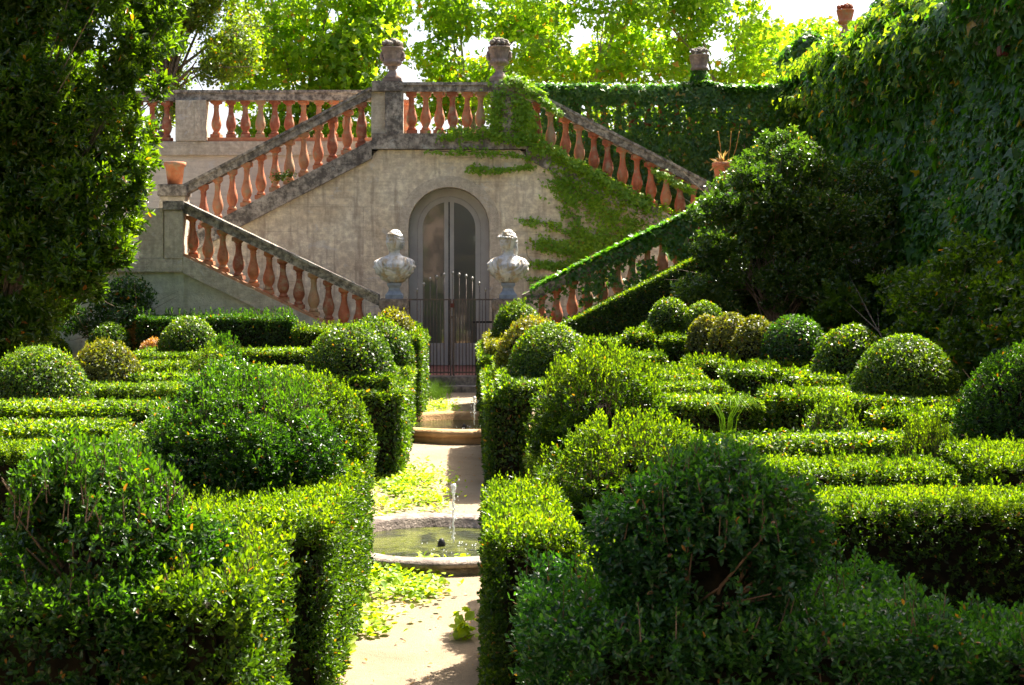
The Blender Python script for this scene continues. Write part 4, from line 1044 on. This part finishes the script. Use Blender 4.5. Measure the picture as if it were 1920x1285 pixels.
# sloping hedge in front of lower right stair
def sloped_hedge():
    t = thing('box_hedge', 'big dark hedge with top sloping up along the right stair', 'hedge', (1.5, 21.6, 0), HN)
    x0, x1, y0, y1 = 1.45, 5.9, 21.7, 22.35; ztop = lambda x: np.minimum(1.13+(x-1.55)*.50, 3.0)
    L, dens = dist_leaf(22); off = np.array([1.5, 21.6, 0])
    n = int(4.4*2.2*dens); X = rng.uniform(x0, x1, n); Z = rng.random(n)*ztop(X)
    P1 = np.stack([X, np.full(n, y0), Z], 1); N1 = np.tile([0, -1., 0], (n, 1))
    n2 = int(5*.65*dens*1.2); X = rng.uniform(x0, x1, n2); P2 = np.stack([X, rng.uniform(y0, y1, n2), ztop(X)], 1); N2 = np.tile([-.45, 0, .9], (n2, 1))
    n3 = int(.65*1.2*dens); P3 = np.stack([np.full(n3, x0), rng.uniform(y0, y1, n3), rng.uniform(0, 1.13, n3)], 1); N3 = np.tile([-1., 0, 0], (n3, 1))
    P = np.concatenate([P1, P2, P3]); N = np.concatenate([N1, N2, N3]); P = grow(P, N, .012, .05)-off
    leaf_obj('foliage', [leaf_cloud('l', P, N, .040, 'diamond', .3, .9, .5, rndbias=np.where(N[:, 2] > .5, .22, -.2))], M['box'], t)  # front leaves toned down to carry its shade, top leaves younger
    MB().strip(list(np.linspace(x0+.07-1.5, x1-1.5, 8)), lambda x: 0, lambda x: float(ztop(x+1.5))-.09, y0+.08-21.6, y1-.08-21.6).build('shade_core', M['core_dark'], t)
sloped_hedge()

# ================================================================== TREES AND SHRUBS
def crown(clumps, L, per, kind, shell=.55, up=.35, spread=.9, aspect=.45, off=None, rag=.32):
    parts = []
    for (c, r) in clumps:
        n = int(per*(r[0]*r[2])**.9) if hasattr(r, '__len__') else int(per*r*r)
        rr = np.array(r if hasattr(r, '__len__') else (r, r, r))
        d = unit(rng.normal(0, 1, (n, 3))); k = rng.random(n)**(1/3)*(1-shell)+shell*rng.random(n)**.25
        P = np.array(c)+d*rr*k[:, None]*(1+rag*wob(d*1.0+np.array(c), 2.2)[:, None]+rag*.8*wob(d*1.7+np.array(c), 5)[:, None])
        parts.append((P, d))
    P = np.concatenate([p for p, _ in parts]); N = np.concatenate([d for _, d in parts])
    if off is not None: P = P-np.array(off)
    if kind == 'sprig': return sprig_cloud(P, N, L, 8, L*1.5, up*1.2, .6, aspect)
    return leaf_cloud('c', P, N, L, kind, up, spread, aspect)
def limbs(base, clumps, r0, off, split=.45, every=1):
    lst = []; base = Vector(base); top = Vector(np.mean([c for c, _ in clumps], 0)); mid = base.lerp(top, split)
    o = Vector(off)
    lst.append(tube([base-o, base.lerp(mid, .5)+Vector((.1, .05, 0))-o, mid-o], [r0, r0*.8, r0*.62], 10))
    for i, (c, _) in enumerate(clumps):
        if i % every: continue
        c = Vector(c); k = random.uniform(.5, 1); s = base.lerp(mid, k)
        m = s.lerp(c, .5)+Vector((random.gauss(0, .12), random.gauss(0, .12), random.uniform(.05, .3)))
        rb = r0*random.uniform(.22, .4); lst.append(tube([s-o, m-o, c-o], [rb, rb*.6, rb*.2], 6))
        for q in range(3):
            e = c+Vector((random.gauss(0, .45), random.gauss(0, .45), random.gauss(0, .35))); lst.append(tube([m-o, m.lerp(e, .55)-o, e-o], [rb*.4, rb*.25, rb*.08], 5))
    return lst
def tree(name, label, base, clumps, L, per, mat, bark, r0, kind='oval', group=None, up=.35, spread=.9, aspect=.45, shell=.55, cat='tree', split=.45, every=1):
    t = thing(name, label, cat, base, group)
    leaf_obj('crown', [crown(clumps, L, per, kind, shell, up, spread, aspect, base)], M[mat], t)
    tubes_obj('trunk', limbs(base, clumps, r0, base, split, every), M[bark], t); return t
# left laurel tree, silhouette from points (x px, y px, radius px) at its own depth
def cl(lst, d0, dj=1.0): 
    out = []
    for (x, y, r) in lst:
        d = d0+random.uniform(-dj, dj); p = PX(x, y, d); rr = r/FPX*d; out.append((p, (rr, rr*.9, rr*.85)))
    return out
lst = []
for k in range(70):
    y = random.uniform(-420, 520); xmax = np.interp(y, [-420, 0, 120, 250, 330, 430, 480, 530], [330, 325, 280, 225, 200, 195, 150, 100])
    lst.append((random.uniform(-260, xmax), y, random.uniform(50, 100)))
for gy in range(-60, 600, 62):
    for gx in range(-120, 240, 66): lst.append((gx+random.uniform(-15, 15), gy+random.uniform(-15, 15), random.uniform(40, 56))) if gx < np.interp(gy, [-60, 0, 120, 250, 430, 500, 600], [300, 290, 250, 200, 180, 150, 100]) else None
for k in range(80):
    y = random.uniform(-60, 500); lst.append((np.interp(y, [-60, 0, 120, 250, 430, 500], [310, 310, 290, 262, 245, 180])-random.uniform(-28, 60), y, random.uniform(12, 28)))
for (x, y, r) in ((30, 130, 60), (10, 200, 60), (60, 230, 50), (-40, 130, 70), (100, 60, 50), (20, 60, 55), (90, 330, 45), (-20, 280, 70), (265, 250, 36), (258, 300, 34), (250, 350, 34), (240, 410, 36), (205, 455, 36), (20, 560, 60), (60, 590, 50), (-20, 600, 50), (-60, 520, 80), (110, 560, 40), (150, 520, 42), (100, 530, 45), (50, 530, 60), (0, 610, 60), (170, 545, 30), (80, 600, 40), (-30, 480, 80), (120, 150, 60), (100, 200, 60), (290, 60, 55), (60, 480, 60), (150, 500, 50)): lst.append((x, y, r))
tree('laurel_tree', 'big dark glossy laurel tree filling the left side', PX(-40, 760, 18.6)[:2]+(0,), cl(lst, 18.6, 1.0), .115, 4600, 'laurel', 'bark', .12, 'sprig', shell=.5, aspect=.36, every=16)
# second trunk tree behind left
lst = [(random.uniform(250, 470), random.uniform(-330, 130), random.uniform(40, 75)) for k in range(34)]+[(330, 190, 35), (310, 215, 30), (440, 100, 40), (400, 130, 40), (320, 150, 40)]
tree('oak_tree', 'yellowing small leaved tree behind the terrace pier on the left', (-6.6, 28.6, 4.4), cl(lst, 28.5, .8), .085, 4300, 'oak', 'bark', .13, 'diamond', shell=.45, aspect=.6)
# plane trees beyond terrace
def plane_tree(label, xc, d, spec, base_x):
    clm = []
    for (x0, x1, y0, y1, n) in spec:
        for k in range(n): 
            dd = d+random.uniform(-1.5, 1.5); p = PX(random.uniform(x0, x1), random.uniform(y0, y1), dd); rr = random.uniform(.35, .85); clm.append((p, (rr*1.15, rr, rr*.75)))
    tree('plane_tree', label, ((base_x-VX)/FPX*d, d, 4.4), clm, .16, 700, 'plane', 'bark_p', .17, 'lobed', 'plane trees beyond the terrace', up=.2, shell=.25, aspect=.95, split=.6, every=9)
plane_tree('sunlit plane tree behind the left terrace balustrade', 0, 34, [(450, 730, -200, 90, 40), (430, 740, 70, 165, 20), (370, 700, 165, 255, 14)], 560)
plane_tree('plane tree with open bare branch between the two centre urns', 0, 37, [(740, 1000, -200, 50, 26), (800, 1000, 40, 165, 13), (760, 1010, 165, 245, 9)], 880)
plane_tree('dense plane tree right of the second urn', 0, 35, [(1000, 1230, -160, 150, 36)], 1120)
plane_tree('yellow green plane tree behind the urn on the ivy wall', 0, 36, [(1210, 1480, -160, 160, 40)], 1370)
plane_tree('plane tree behind the top of the creeper covered wall', 0, 39, [(1380, 1560, 50, 150, 16)], 1480)

# shrubs right
lst = [(random.uniform(1330, 1560), random.uniform(300, 470), random.uniform(40, 75)) for k in range(26)]+[(1400, 265, 40), (1440, 235, 38), (1330, 340, 36), (1300, 400, 34), (1340, 450, 40), (1370, 520, 40), (1400, 400, 60), (1480, 300, 55), (1310, 470, 30), (1460, 560, 50), (1540, 540, 50), (1400, 330, 45), (1250, 420, 16), (1275, 395, 22)]+[(random.uniform(1350, 1580), random.uniform(470, 600), random.uniform(35, 60)) for k in range(14)]+[(random.uniform(1320, 1560), random.uniform(215, 330), random.uniform(12, 26)) for k in range(16)]
lst = [(x, y, r*.62) for x, y, r in lst]+[(random.uniform(1290, 1560), random.uniform(230, 560), random.uniform(18, 42)) for k in range(60)]+[(random.uniform(1480, 1560), random.uniform(230, 340), random.uniform(25, 45)) for k in range(12)]
olx, oly = [1240, 1290, 1340, 1370, 1400, 1440, 1480, 1530, 1580, 1720], [445, 392, 332, 308, 272, 240, 236, 275, 350, 420]
lst = [l for l in lst if l[1]-.95*l[2] > np.interp(l[0], olx, oly) and l[1]-.6*l[2] > np.interp(l[0]-.75*l[2], olx, oly)]
lst += [(x+random.uniform(-6, 6), np.interp(x, olx, oly)+random.uniform(14, 34), random.uniform(12, 22)) for x in range(1300, 1540, 14)]
lst += [(x, y, random.uniform(30, 50)) for x in range(1520, 1660, 26) for y in (random.uniform(330, 400), random.uniform(400, 470), random.uniform(470, 540))]
tree('large_shrub', 'large sparkling shrub spilling over the right stair', (4.9, 21.2, 0), cl(lst, 20.9, .7), .068, 7600, 'jas', 'bark', .05, 'sprig', shell=.5, cat='shrub', spread=1.1, every=4)
lst = [(random.uniform(1500, 1960), random.uniform(470, 700), random.uniform(45, 80)) for k in range(34)]+[(1540, 470, 30), (1500, 540, 36), (1700, 470, 50), (1800, 460, 50), (1880, 450, 60), (1560, 600, 50)]
lst = [l for l in lst if l[1] > np.interp(l[0], [1500, 1640, 1800, 1960], [500, 560, 470, 440])]
cc = []
for (x, y, r) in lst:
    d = 5.75*FPX/(x-VX)+random.uniform(-.5, .5); p = PX(x, y, d); rr = r/FPX*d; cc.append((p, (rr, rr*.9, rr*.85)))
tree('broad_leaved_shrub', 'dark broad leaved shrubs at the foot of the creeper wall', (5.7, 16.8, 0), cc, .075, 5200, 'laurel', 'bark', .05, 'sprig', shell=.5, cat='shrub', aspect=.5, every=5)
lst = [(200, 560, 40), (240, 545, 38), (262, 560, 34), (180, 610, 40), (240, 600, 40), (130, 600, 40)]
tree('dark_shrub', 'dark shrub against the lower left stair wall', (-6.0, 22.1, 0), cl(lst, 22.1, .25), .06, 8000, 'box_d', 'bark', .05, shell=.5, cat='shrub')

# ================================================================== IVY
def ivy_patch(P, N, L, mat, parent, name='foliage', kind='lobed', spread=.6, droop=.9, face=1.2):
    return leaf_obj(name, [leaf_cloud('i', P, N, L, kind, .15, spread, .9, face, droop)], M[mat], parent)
# creeper wall on the right (parallel to the path)
cw = thing('garden_wall', 'tall wall at the right completely covered with creeper', 'wall')
MB().box(7.0, 7.6, 2, 31, -.04, 5.95).build('wall', M['wall'], cw)
ct = thing('wall_creeper', 'thick dark green creeper hanging over the right wall', 'creeper')
n = 66000
Y = 11.3+rng.random(n)*19.5; Z = rng.random(n)*6.2
th = .25+.22*wob(np.stack([Y*.8, Z, Y*0], 1), 1.0)+.09*wob(np.stack([Y, Z*.8, Y*0+3], 1), 3.0); th = (th+.38*np.exp(-((5.6-Z)/.75)**2)*(1+.6*wob(np.stack([Y, Z, Y*0+8], 1), 2.0)))*np.clip((6.3-Z)/.5, .1, 1)**.5
P = np.stack([7.0-np.clip(th, .03, 1)+np.abs(rng.normal(0, .05, n)), Y, Z], 1); N = np.tile([-1., 0, .25], (n, 1))
n2 = 26000; Y2 = 11.3+rng.random(n2)*19.5; X2 = 6.58+rng.random(n2)*.9; P2 = np.stack([X2, Y2, 5.95+.16*wob(np.stack([X2, Y2, X2*0], 1), 1.8)+rng.uniform(-.15, .15, n2)], 1); N2 = np.tile([-.3, 0, 1.], (n2, 1))
# end cap bulges: mounded clumps on top near the corner
mp, mn = [], []
for (x, y, r) in ((1520, 95, 32), (1490, 120, 30), (1560, 110, 26), (1640, 60, 36), (1680, 20, 40), (1610, 95, 25), (1540, 130, 30), (1720, -20, 40)):
    dd = 7.0*FPX/(x-VX); c = np.array(PX(x, y, dd)); m = 1500; dv = unit(rng.normal(0, 1, (m, 3))); mp.append(c+dv*(r/FPX*dd)*rng.uniform(.7, 1.1, (m, 1))); mn.append(dv)
ivy_patch(np.concatenate([P, P2]+mp), np.concatenate([N, N2]+mn), np.concatenate([.09+.10*rng.random(n)**1.5, rng.uniform(.09, .15, n2+1500*len(mp))]), 'ivy_w', ct, spread=.7)
hollow = [tube([(6.72, 15+k*1.3, 0), (6.7, 15.2+k*1.3, 2.5), (6.74, 14.8+k*1.35, 5.6)], [.03, .02, .01], 5) for k in range(8)]

# sunlight on the creeper's top edge, put into yellower leaf colour
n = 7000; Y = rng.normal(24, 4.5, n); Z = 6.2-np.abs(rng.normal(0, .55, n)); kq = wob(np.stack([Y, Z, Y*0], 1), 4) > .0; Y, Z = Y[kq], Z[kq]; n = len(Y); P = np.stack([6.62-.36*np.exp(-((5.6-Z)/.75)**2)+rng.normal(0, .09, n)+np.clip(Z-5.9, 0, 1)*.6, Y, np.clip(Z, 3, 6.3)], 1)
ivy_patch(P, np.tile([-1., -.1, .3], (n, 1)), .12, 'plane', ct, 'sun_tinted_leaves')
o = MB().box(6.50, 6.98, 16.15, 16.28, 4.68, 4.80, .01).box(6.90, 6.97, 16.05, 16.38, 4.5, 4.95, .01).build('wall_bracket', M['redwood']); tag(o, 'dark red bracket poking out of the creeper at the right edge', 'bracket')

# ivy over right terrace wall & balustrade
it = thing('terrace_ivy', 'curtain of ivy hanging over the right terrace balustrade', 'ivy')
n = 30000; X = 1.2+rng.random(n)*6.0; Z = 2.2+rng.random(n)*3.45
gap = (Z > 4.72) & (Z < 5.32); sl = wob(np.stack([X*1, Z*.25, X*0], 1), 9)
keep = (~gap) | (sl > .30) | (rng.random(n) < .12+.09*(X-1)); X, Z = X[keep], Z[keep]; n = len(X)
Y = YT-.16-.12*wob(np.stack([X, Z, X*0], 1), 1.6)-.06*rng.random(n); P = np.stack([X, Y, Z], 1)
n2 = 11000; X2 = 1.2+rng.random(n2)*6.0; P2 = np.stack([X2, YT-.15+rng.random(n2)*.55, 5.62+.04*wob(np.stack([X2*2, X2*0, X2*0], 1), 3)+rng.uniform(-.05, .08, n2)], 1)
P2[:, 2] += np.exp(-((X2-4.7)/.35)**2)*.10
ivy_patch(np.concatenate([P, P2]), np.concatenate([np.tile([0, -1., .2], (n, 1)), np.tile([0, -.2, 1.], (n2, 1))]), .10, 'ivy', it)
tubes_obj('stems', [tube([(2+k*.7, YT-.12, 2.2), (2.1+k*.7, YT-.13, 3.5), (1.9+k*.72, YT-.12, 5.3)], [.02, .014, .006], 5) for k in range(7)], M['bark'], it)
n = 5200; X = 1.2+rng.random(n)*6.0; Z = 4.55+rng.random(n)*.95; kz = wob(np.stack([X, Z, X*0+2], 1), 6) > -.2; X, Z = X[kz], Z[kz]; n = len(X)
ivy_patch(np.stack([X, YT+.34+.06*rng.random(n), Z], 1), np.tile([0, -1., .2], (n, 1)), .095, 'plane', it, 'backlit_leaves')
# urn ivy
n = 700; dv = unit(rng.normal(0, 1, (n, 3))); ivy_patch(np.array([4.70, YTB, 5.85])+dv*np.array([.17, .17, .22]), dv, .07, 'ivy', it, 'urn_sprays')

# ivy on stair front wall: stroke lists (px) on wall plane
def strokes(lst, depth, yoff):
    Ps = []
    for (pts, wpx, n) in lst:
        n = int(n*.8); pts = np.array(pts, float); seg = np.diff(pts, axis=0); ln = np.linalg.norm(seg, axis=1); cum = np.concatenate([[0], np.cumsum(ln)])
        t = rng.random(n)*cum[-1]; i = np.clip(np.searchsorted(cum, t)-1, 0, len(ln)-1); f = (t-cum[i])/ln[i]
        q = pts[i]+seg[i]*f[:, None]; nz = 1+.55*wob(np.stack([q[:, 0]/40, q[:, 1]/40, q[:, 0]*0], 1), 1.2)
        q = q+rng.normal(0, 1, (n, 2))*(np.array([wpx*1.1, wpx*.62])*np.clip(nz, .2, 2)[:, None]*.5)
        q = q[(wob(np.stack([q[:, 0]/9, q[:, 1]/6, q[:, 0]*0], 1), 1.0) > -.05) | (rng.random(len(q)) < .25)]; n = len(q)
        X = (q[:, 0]-VX)/FPX*depth; Z = CH-(q[:, 1]-VY)/FPX*depth
        Ps.append(np.stack([X, depth-yoff-.05*rng.random(n), Z], 1))
    return np.concatenate(Ps)
iw = thing('wall_ivy', 'bright young ivy spreading over the stair wall right of the arch', 'ivy')
S = [([(825, 258), (880, 252), (960, 262), (1020, 285), (1070, 310)], 20, 2300), ([(850, 285), (930, 288), (1010, 300)], 12, 800), ([(880, 318), (940, 320), (1000, 312)], 10, 520),
     ([(1040, 300), (1110, 345), (1180, 380), (1235, 405)], 26, 2400), ([(1050, 335), (1065, 390), (1090, 440), (1080, 500)], 20, 1500), ([(1110, 370), (1150, 420), (1175, 450)], 28, 1500),
     ([(975, 412), (1030, 420), (1080, 440), (1150, 450)], 10, 900), ([(1010, 455), (1080, 470), (1140, 460)], 18, 1500), ([(1000, 495), (1060, 500), (1110, 485)], 14, 900), ([(985, 525), (1040, 530), (1080, 515)], 9, 420),
     ([(1060, 340), (1120, 400), (1180, 420)], 34, 1500), ([(800, 285), (850, 290)], 4, 60), ([(1090, 470), (1160, 440), (1210, 420)], 22, 1200)]
P = strokes(S, YW, .06); P[:, 1] = np.where(P[:, 2] > 4.1, YW-.13, P[:, 1])
ivy_patch(P, np.tile([.1, -1., .35], (len(P), 1)), .062, 'ivy_b', iw, spread=.6, droop=.4)
st = []
for (pts, wpx, n) in S:
    q = [PX(x+random.uniform(-4, 4), y+random.uniform(-4, 4), YW-.02) for x, y in pts]; q = [(a, YW-(.015 if c < 4.1 else .10), c) for a, b_, c in q]
    st.append(tube(q, [.010]*len(q), 5))
for k in range(26):
    x, y = random.uniform(985, 1100), random.uniform(300, 520); q = []
    for j in range(5): q.append(PX(x, y, YW-.012)); x += random.uniform(-8, 26); y += random.uniform(-8, 18)
    q = [(a, YW-.010, c) for a, b_, c in q]; 
    if max(c for _, _, c in q) < 4.1: st.append(tube(q, [.004]*5, 4))
tubes_obj('stems', st, M['bark'], iw)
ip = thing('pier_ivy', 'ivy draped over the right landing pier and its handrail', 'ivy')
S = [([(950, 150), (975, 155), (1010, 185), (1050, 215)], 13, 1500), ([(935, 160), (930, 210), (925, 255)], 18, 1100), ([(970, 165), (975, 220), (975, 265)], 16, 900), ([(985, 195), (1000, 250), (1030, 290)], 14, 900),
     ([(1040, 275), (1080, 310), (1150, 350), (1220, 395)], 14, 1500), ([(1225, 320), (1270, 345), (1300, 360)], 9, 500)]
P = strokes(S, YW-.12, .0); P[:, 1] = YW-.10-rng.random(len(P))*.10
ivy_patch(P, np.tile([0, -1., .5], (len(P), 1)), .065, 'ivy_b', ip, droop=.5)
n = 1400; X = rng.uniform(.75, 1.5, n); P = np.stack([X, YB+rng.uniform(-.22, .22, n), np.where(X < 1.14, 5.55, 5.44-.52*(X-1.14)+.02)+rng.uniform(0, .05, n)], 1)
n2 = 2600; X2 = rng.uniform(1.15, 4.3, n2); k2 = wob(np.stack([X2, X2*0, X2*0], 1), 9) > -.1; X2 = X2[k2]; n2 = len(X2)
P2 = np.stack([X2, YB+rng.uniform(-.24, .1, n2), 5.44-.52*(X2-1.14)-.99+rng.uniform(0, .13, n2)], 1)
P = np.concatenate([P, P2]); n = len(P)
ivy_patch(P, np.tile([0, 0, 1.], (n, 1)), .065, 'ivy_b', ip, 'top_growth', droop=.2)
# ivy over the lower right balustrade
il = thing('stair_ivy', 'ivy running along the lower right handrail', 'ivy')
n = 9000; X = rng.uniform(1.15, 4.5, n)**1; w_ = rng.random(n) < np.clip((X-1.0)/1.6, .12, 1); X = X[w_]; n = len(X)
zt = XC*0+1.605+.478*(X-XC-1.18)
P = np.stack([X, YF+.12+rng.uniform(-.2, .2, n), zt+.01+rng.random(n)*.06], 1)
n2 = 14000; X2 = rng.uniform(1.0, 4.6, n2); zt2 = 1.605+.478*(X2-XC-1.18); dz = rng.random(n2)**1.2*1.1
kp = rng.random(n2) < np.clip(.10+(X2-1.6)*.30, .10, .95); X2, zt2, dz = X2[kp], zt2[kp], dz[kp]
kp = (wob(np.stack([X2*1.0, (zt2-dz)*.5, X2*0], 1), 6) > -.35) | (dz < .25); X2, zt2, dz = X2[kp], zt2[kp], dz[kp]; n2 = len(X2)
P2 = np.stack([X2, YF-.06-.06*rng.random(n2)+.25*(rng.random(n2) < .35), zt2-dz], 1)
ivy_patch(np.concatenate([P, P2]), np.concatenate([np.tile([-.3, 0, 1.], (n, 1)), np.tile([0, -1., .3], (n2, 1))]), .075, 'ivy', il, droop=.5)
# small weeds on left stringer
wd = thing('stringer_weeds', 'small tuft of weeds growing on the upper left stair ledge', 'weed')
P = strokes([([(520, 335), (545, 325)], 12, 420)], YW-.05, .05); ivy_patch(P, np.tile([0, -1., 1.], (len(P), 1)), .035, 'oak', wd, kind='oval')

# ================================================================== GROUND WEEDS
def weeds(regs, L, name, seed=0):
    Ps = []
    for (x, y, rx, ry, n) in regs:
        u = rng.normal(0, .5, (n, 2)); X = x+u[:, 0]*rx; Y = y+u[:, 1]*ry
        k = wob(np.stack([X, Y, X*0], 1), 9) > -.25; X, Y = X[k], Y[k]
        Ps.append(np.stack([X, Y, rng.random(len(X))**1.5*.07+.006], 1))
    P = np.concatenate(Ps); o = leaf_obj(name, [leaf_cloud('w', P, np.tile([0, 0, 1.], (len(P), 1)), L, 'oval', .5, .8, .75, 1.3)], M['weed']); return tag(o, kind='stuff')
def G_(x, y): d = CH*FPX/(y-VY); return (x-VX)/FPX*d, d
regs = []
for (x, y, rx, ry, n) in ((720, 1100, .28, .50, 1500), (790, 1112, .16, .25, 420), (750, 1066, .5, .15, 900), (880, 1068, .10, .12, 160), (860, 1066, .2, .05, 100), (690, 1160, .12, .25, 260), (645, 1220, .12, .22, 320), (760, 915, .32, 1.15, 3000), (810, 940, .2, .5, 500), (820, 770, .28, .9, 1800), (870, 1195, .05, .10, 70), (700, 1190, .12, .10, 110), (940, 1230, .08, .3, 160), (800, 735, .2, .8, 900)):
    X, Y = G_(x, y); regs.append((X, Y, rx*1.15, ry*1.1, int(n*.6)))
weeds(regs, .042, 'ground_weeds')
o = weeds([(-.75, 5.6, .25, .7, 800), (-.62, 12.4, .2, 1.0, 700)], .04, 'edge_weeds')
# tall spindly weed plants on the path
for i, (x, y, h) in enumerate(((868, 1200, .16), (640, 1235, .12))):
    X, Y = G_(x, y); wp = thing('weed_plant', ['small upright weed on the path at the foot of the right hedge', 'broad leaved weed beside the near left hedge foot'][i], 'weed', (X, Y, 0), 'single weeds on the path')
    n = 26; a = rng.uniform(0, 6.28, n); zz = rng.random(n)*h; P = np.stack([np.cos(a)*.03, np.sin(a)*.03, zz], 1)
    leaf_obj('foliage', [leaf_cloud('w', P, np.stack([np.cos(a), np.sin(a), a*0+.5], 1), .06, 'oval', .4, .5, .7)], M['weed'], wp)
    tubes_obj('stem', [tube([(0, 0, 0), (.01, 0, h*.6), (.03, .01, h)], [.003, .003, .002], 5)], M['weed'], wp)
# fallen leaves, pebbles on the path
n = 420; X = rng.uniform(-.8, .4, n); Y = 5+rng.random(n)**1.5*17; P = np.stack([X, Y, np.full(n, .010)], 1)
k = np.ones(n, bool)
for hx, hy, hr in POND: k &= ((X-hx)**2+(Y-hy)**2) > (hr+.05)**2
o = leaf_obj('fallen_leaves', [leaf_cloud('f', P[k], np.tile([0, 0, 1.], (k.sum(), 1)), .024, 'oval', .1, .35, .55)], M['gold']); tag(o, kind='stuff')
# tall feathery grass clump at left of gate path
n = 380; X0, Y0 = G_(812, 745); fg = []
for k in range(n):
    a = random.uniform(0, 6.28); x, y = X0+random.gauss(0, .12), Y0+random.gauss(0, .5); q = random.uniform(.08, .22)
    fg.append(tube([(x, y, 0), (x+q*.4*math.cos(a), y+q*.4*math.sin(a), .15), (x+q*math.cos(a), y+q*math.sin(a), random.uniform(.16, .3))], [.003, .002, .0008], 3))
o = tubes_obj('feathery_grass', fg, M['weed']); tag(o, kind='stuff')

# ================================================================== PALACE behind the camera (reflected in the door), off-frame shade tree, rear laurel added to block sky
pal = thing('palace', 'pink stuccoed palace facade behind the garden', 'building')
b = MB(); b.box(-16, -.9, -14, -9, -.04, 11); b.build('wall', M['pink'], pal)
for k in range(6):
    x = -14+k*2.3
    for z in (1.2, 5.6):
        f = MB().box(x-.75, x+.75, -8.98, -8.90, z, z+2.6).build('window', M['whitetrim'], pal); MB().box(x-.6, x+.6, -8.895, -8.88, z+.15, z+2.45).build('pane', M['glass'], f)
cx_, cy_, cz_ = 7.7, 9.3, 11.0
clm = []
for k in range(90):
    v = Vector((random.gauss(0, 1), random.gauss(0, 1), random.gauss(0, .8))).normalized()*random.uniform(.2, 1)**.5; clm.append(((cx_+v.x*2.5, cy_+v.y*2.3, cz_+v.z*2.0), (.95, .95, .8)))
for k in range(45):
    v = Vector((random.gauss(0, 1), random.gauss(0, 1), random.gauss(0, .8))).normalized()*random.uniform(.2, 1)**.5; clm.append(((9.9+v.x*2.0, 13.2+v.y*2.0, 11+v.z*2.0), (.95, .95, .8)))
tree('shade_tree', 'tall tree over the garden wall shading the lower right hedges', (8.6, 9.4, 0), clm, .17, 460, 'laurel', 'bark', .3, 'oval', shell=.3, aspect=.8, split=.6, every=3)
lst2 = [((random.uniform(.8, 15), random.uniform(-9, -6), random.uniform(1, 12)), (1.6, 1.2, 1.5)) for k in range(90)]  # out-of-view foliage added to cut sky light on the hedge fronts
tree('laurel_tree', 'unseen laurel foliage added behind the camera to block sky light, mirrored in the door glass', (3.5, -8, 0), lst2+[((-1.7, -7.6, 4.7), (1.2, .8, .9)), ((-1.0, -7.6, .6), (1.0, .8, .9)), ((-2.0, -7.6, 2.2), (.35, .5, 1.1))]*3, .24, 110, 'laurel', 'bark', .15, 'diamond', shell=.5, every=4)
tot = sum(len(o.data.polygons) for o in bpy.data.objects if o.type == 'MESH'); print('polys', tot, 'objs', len(bpy.data.objects))
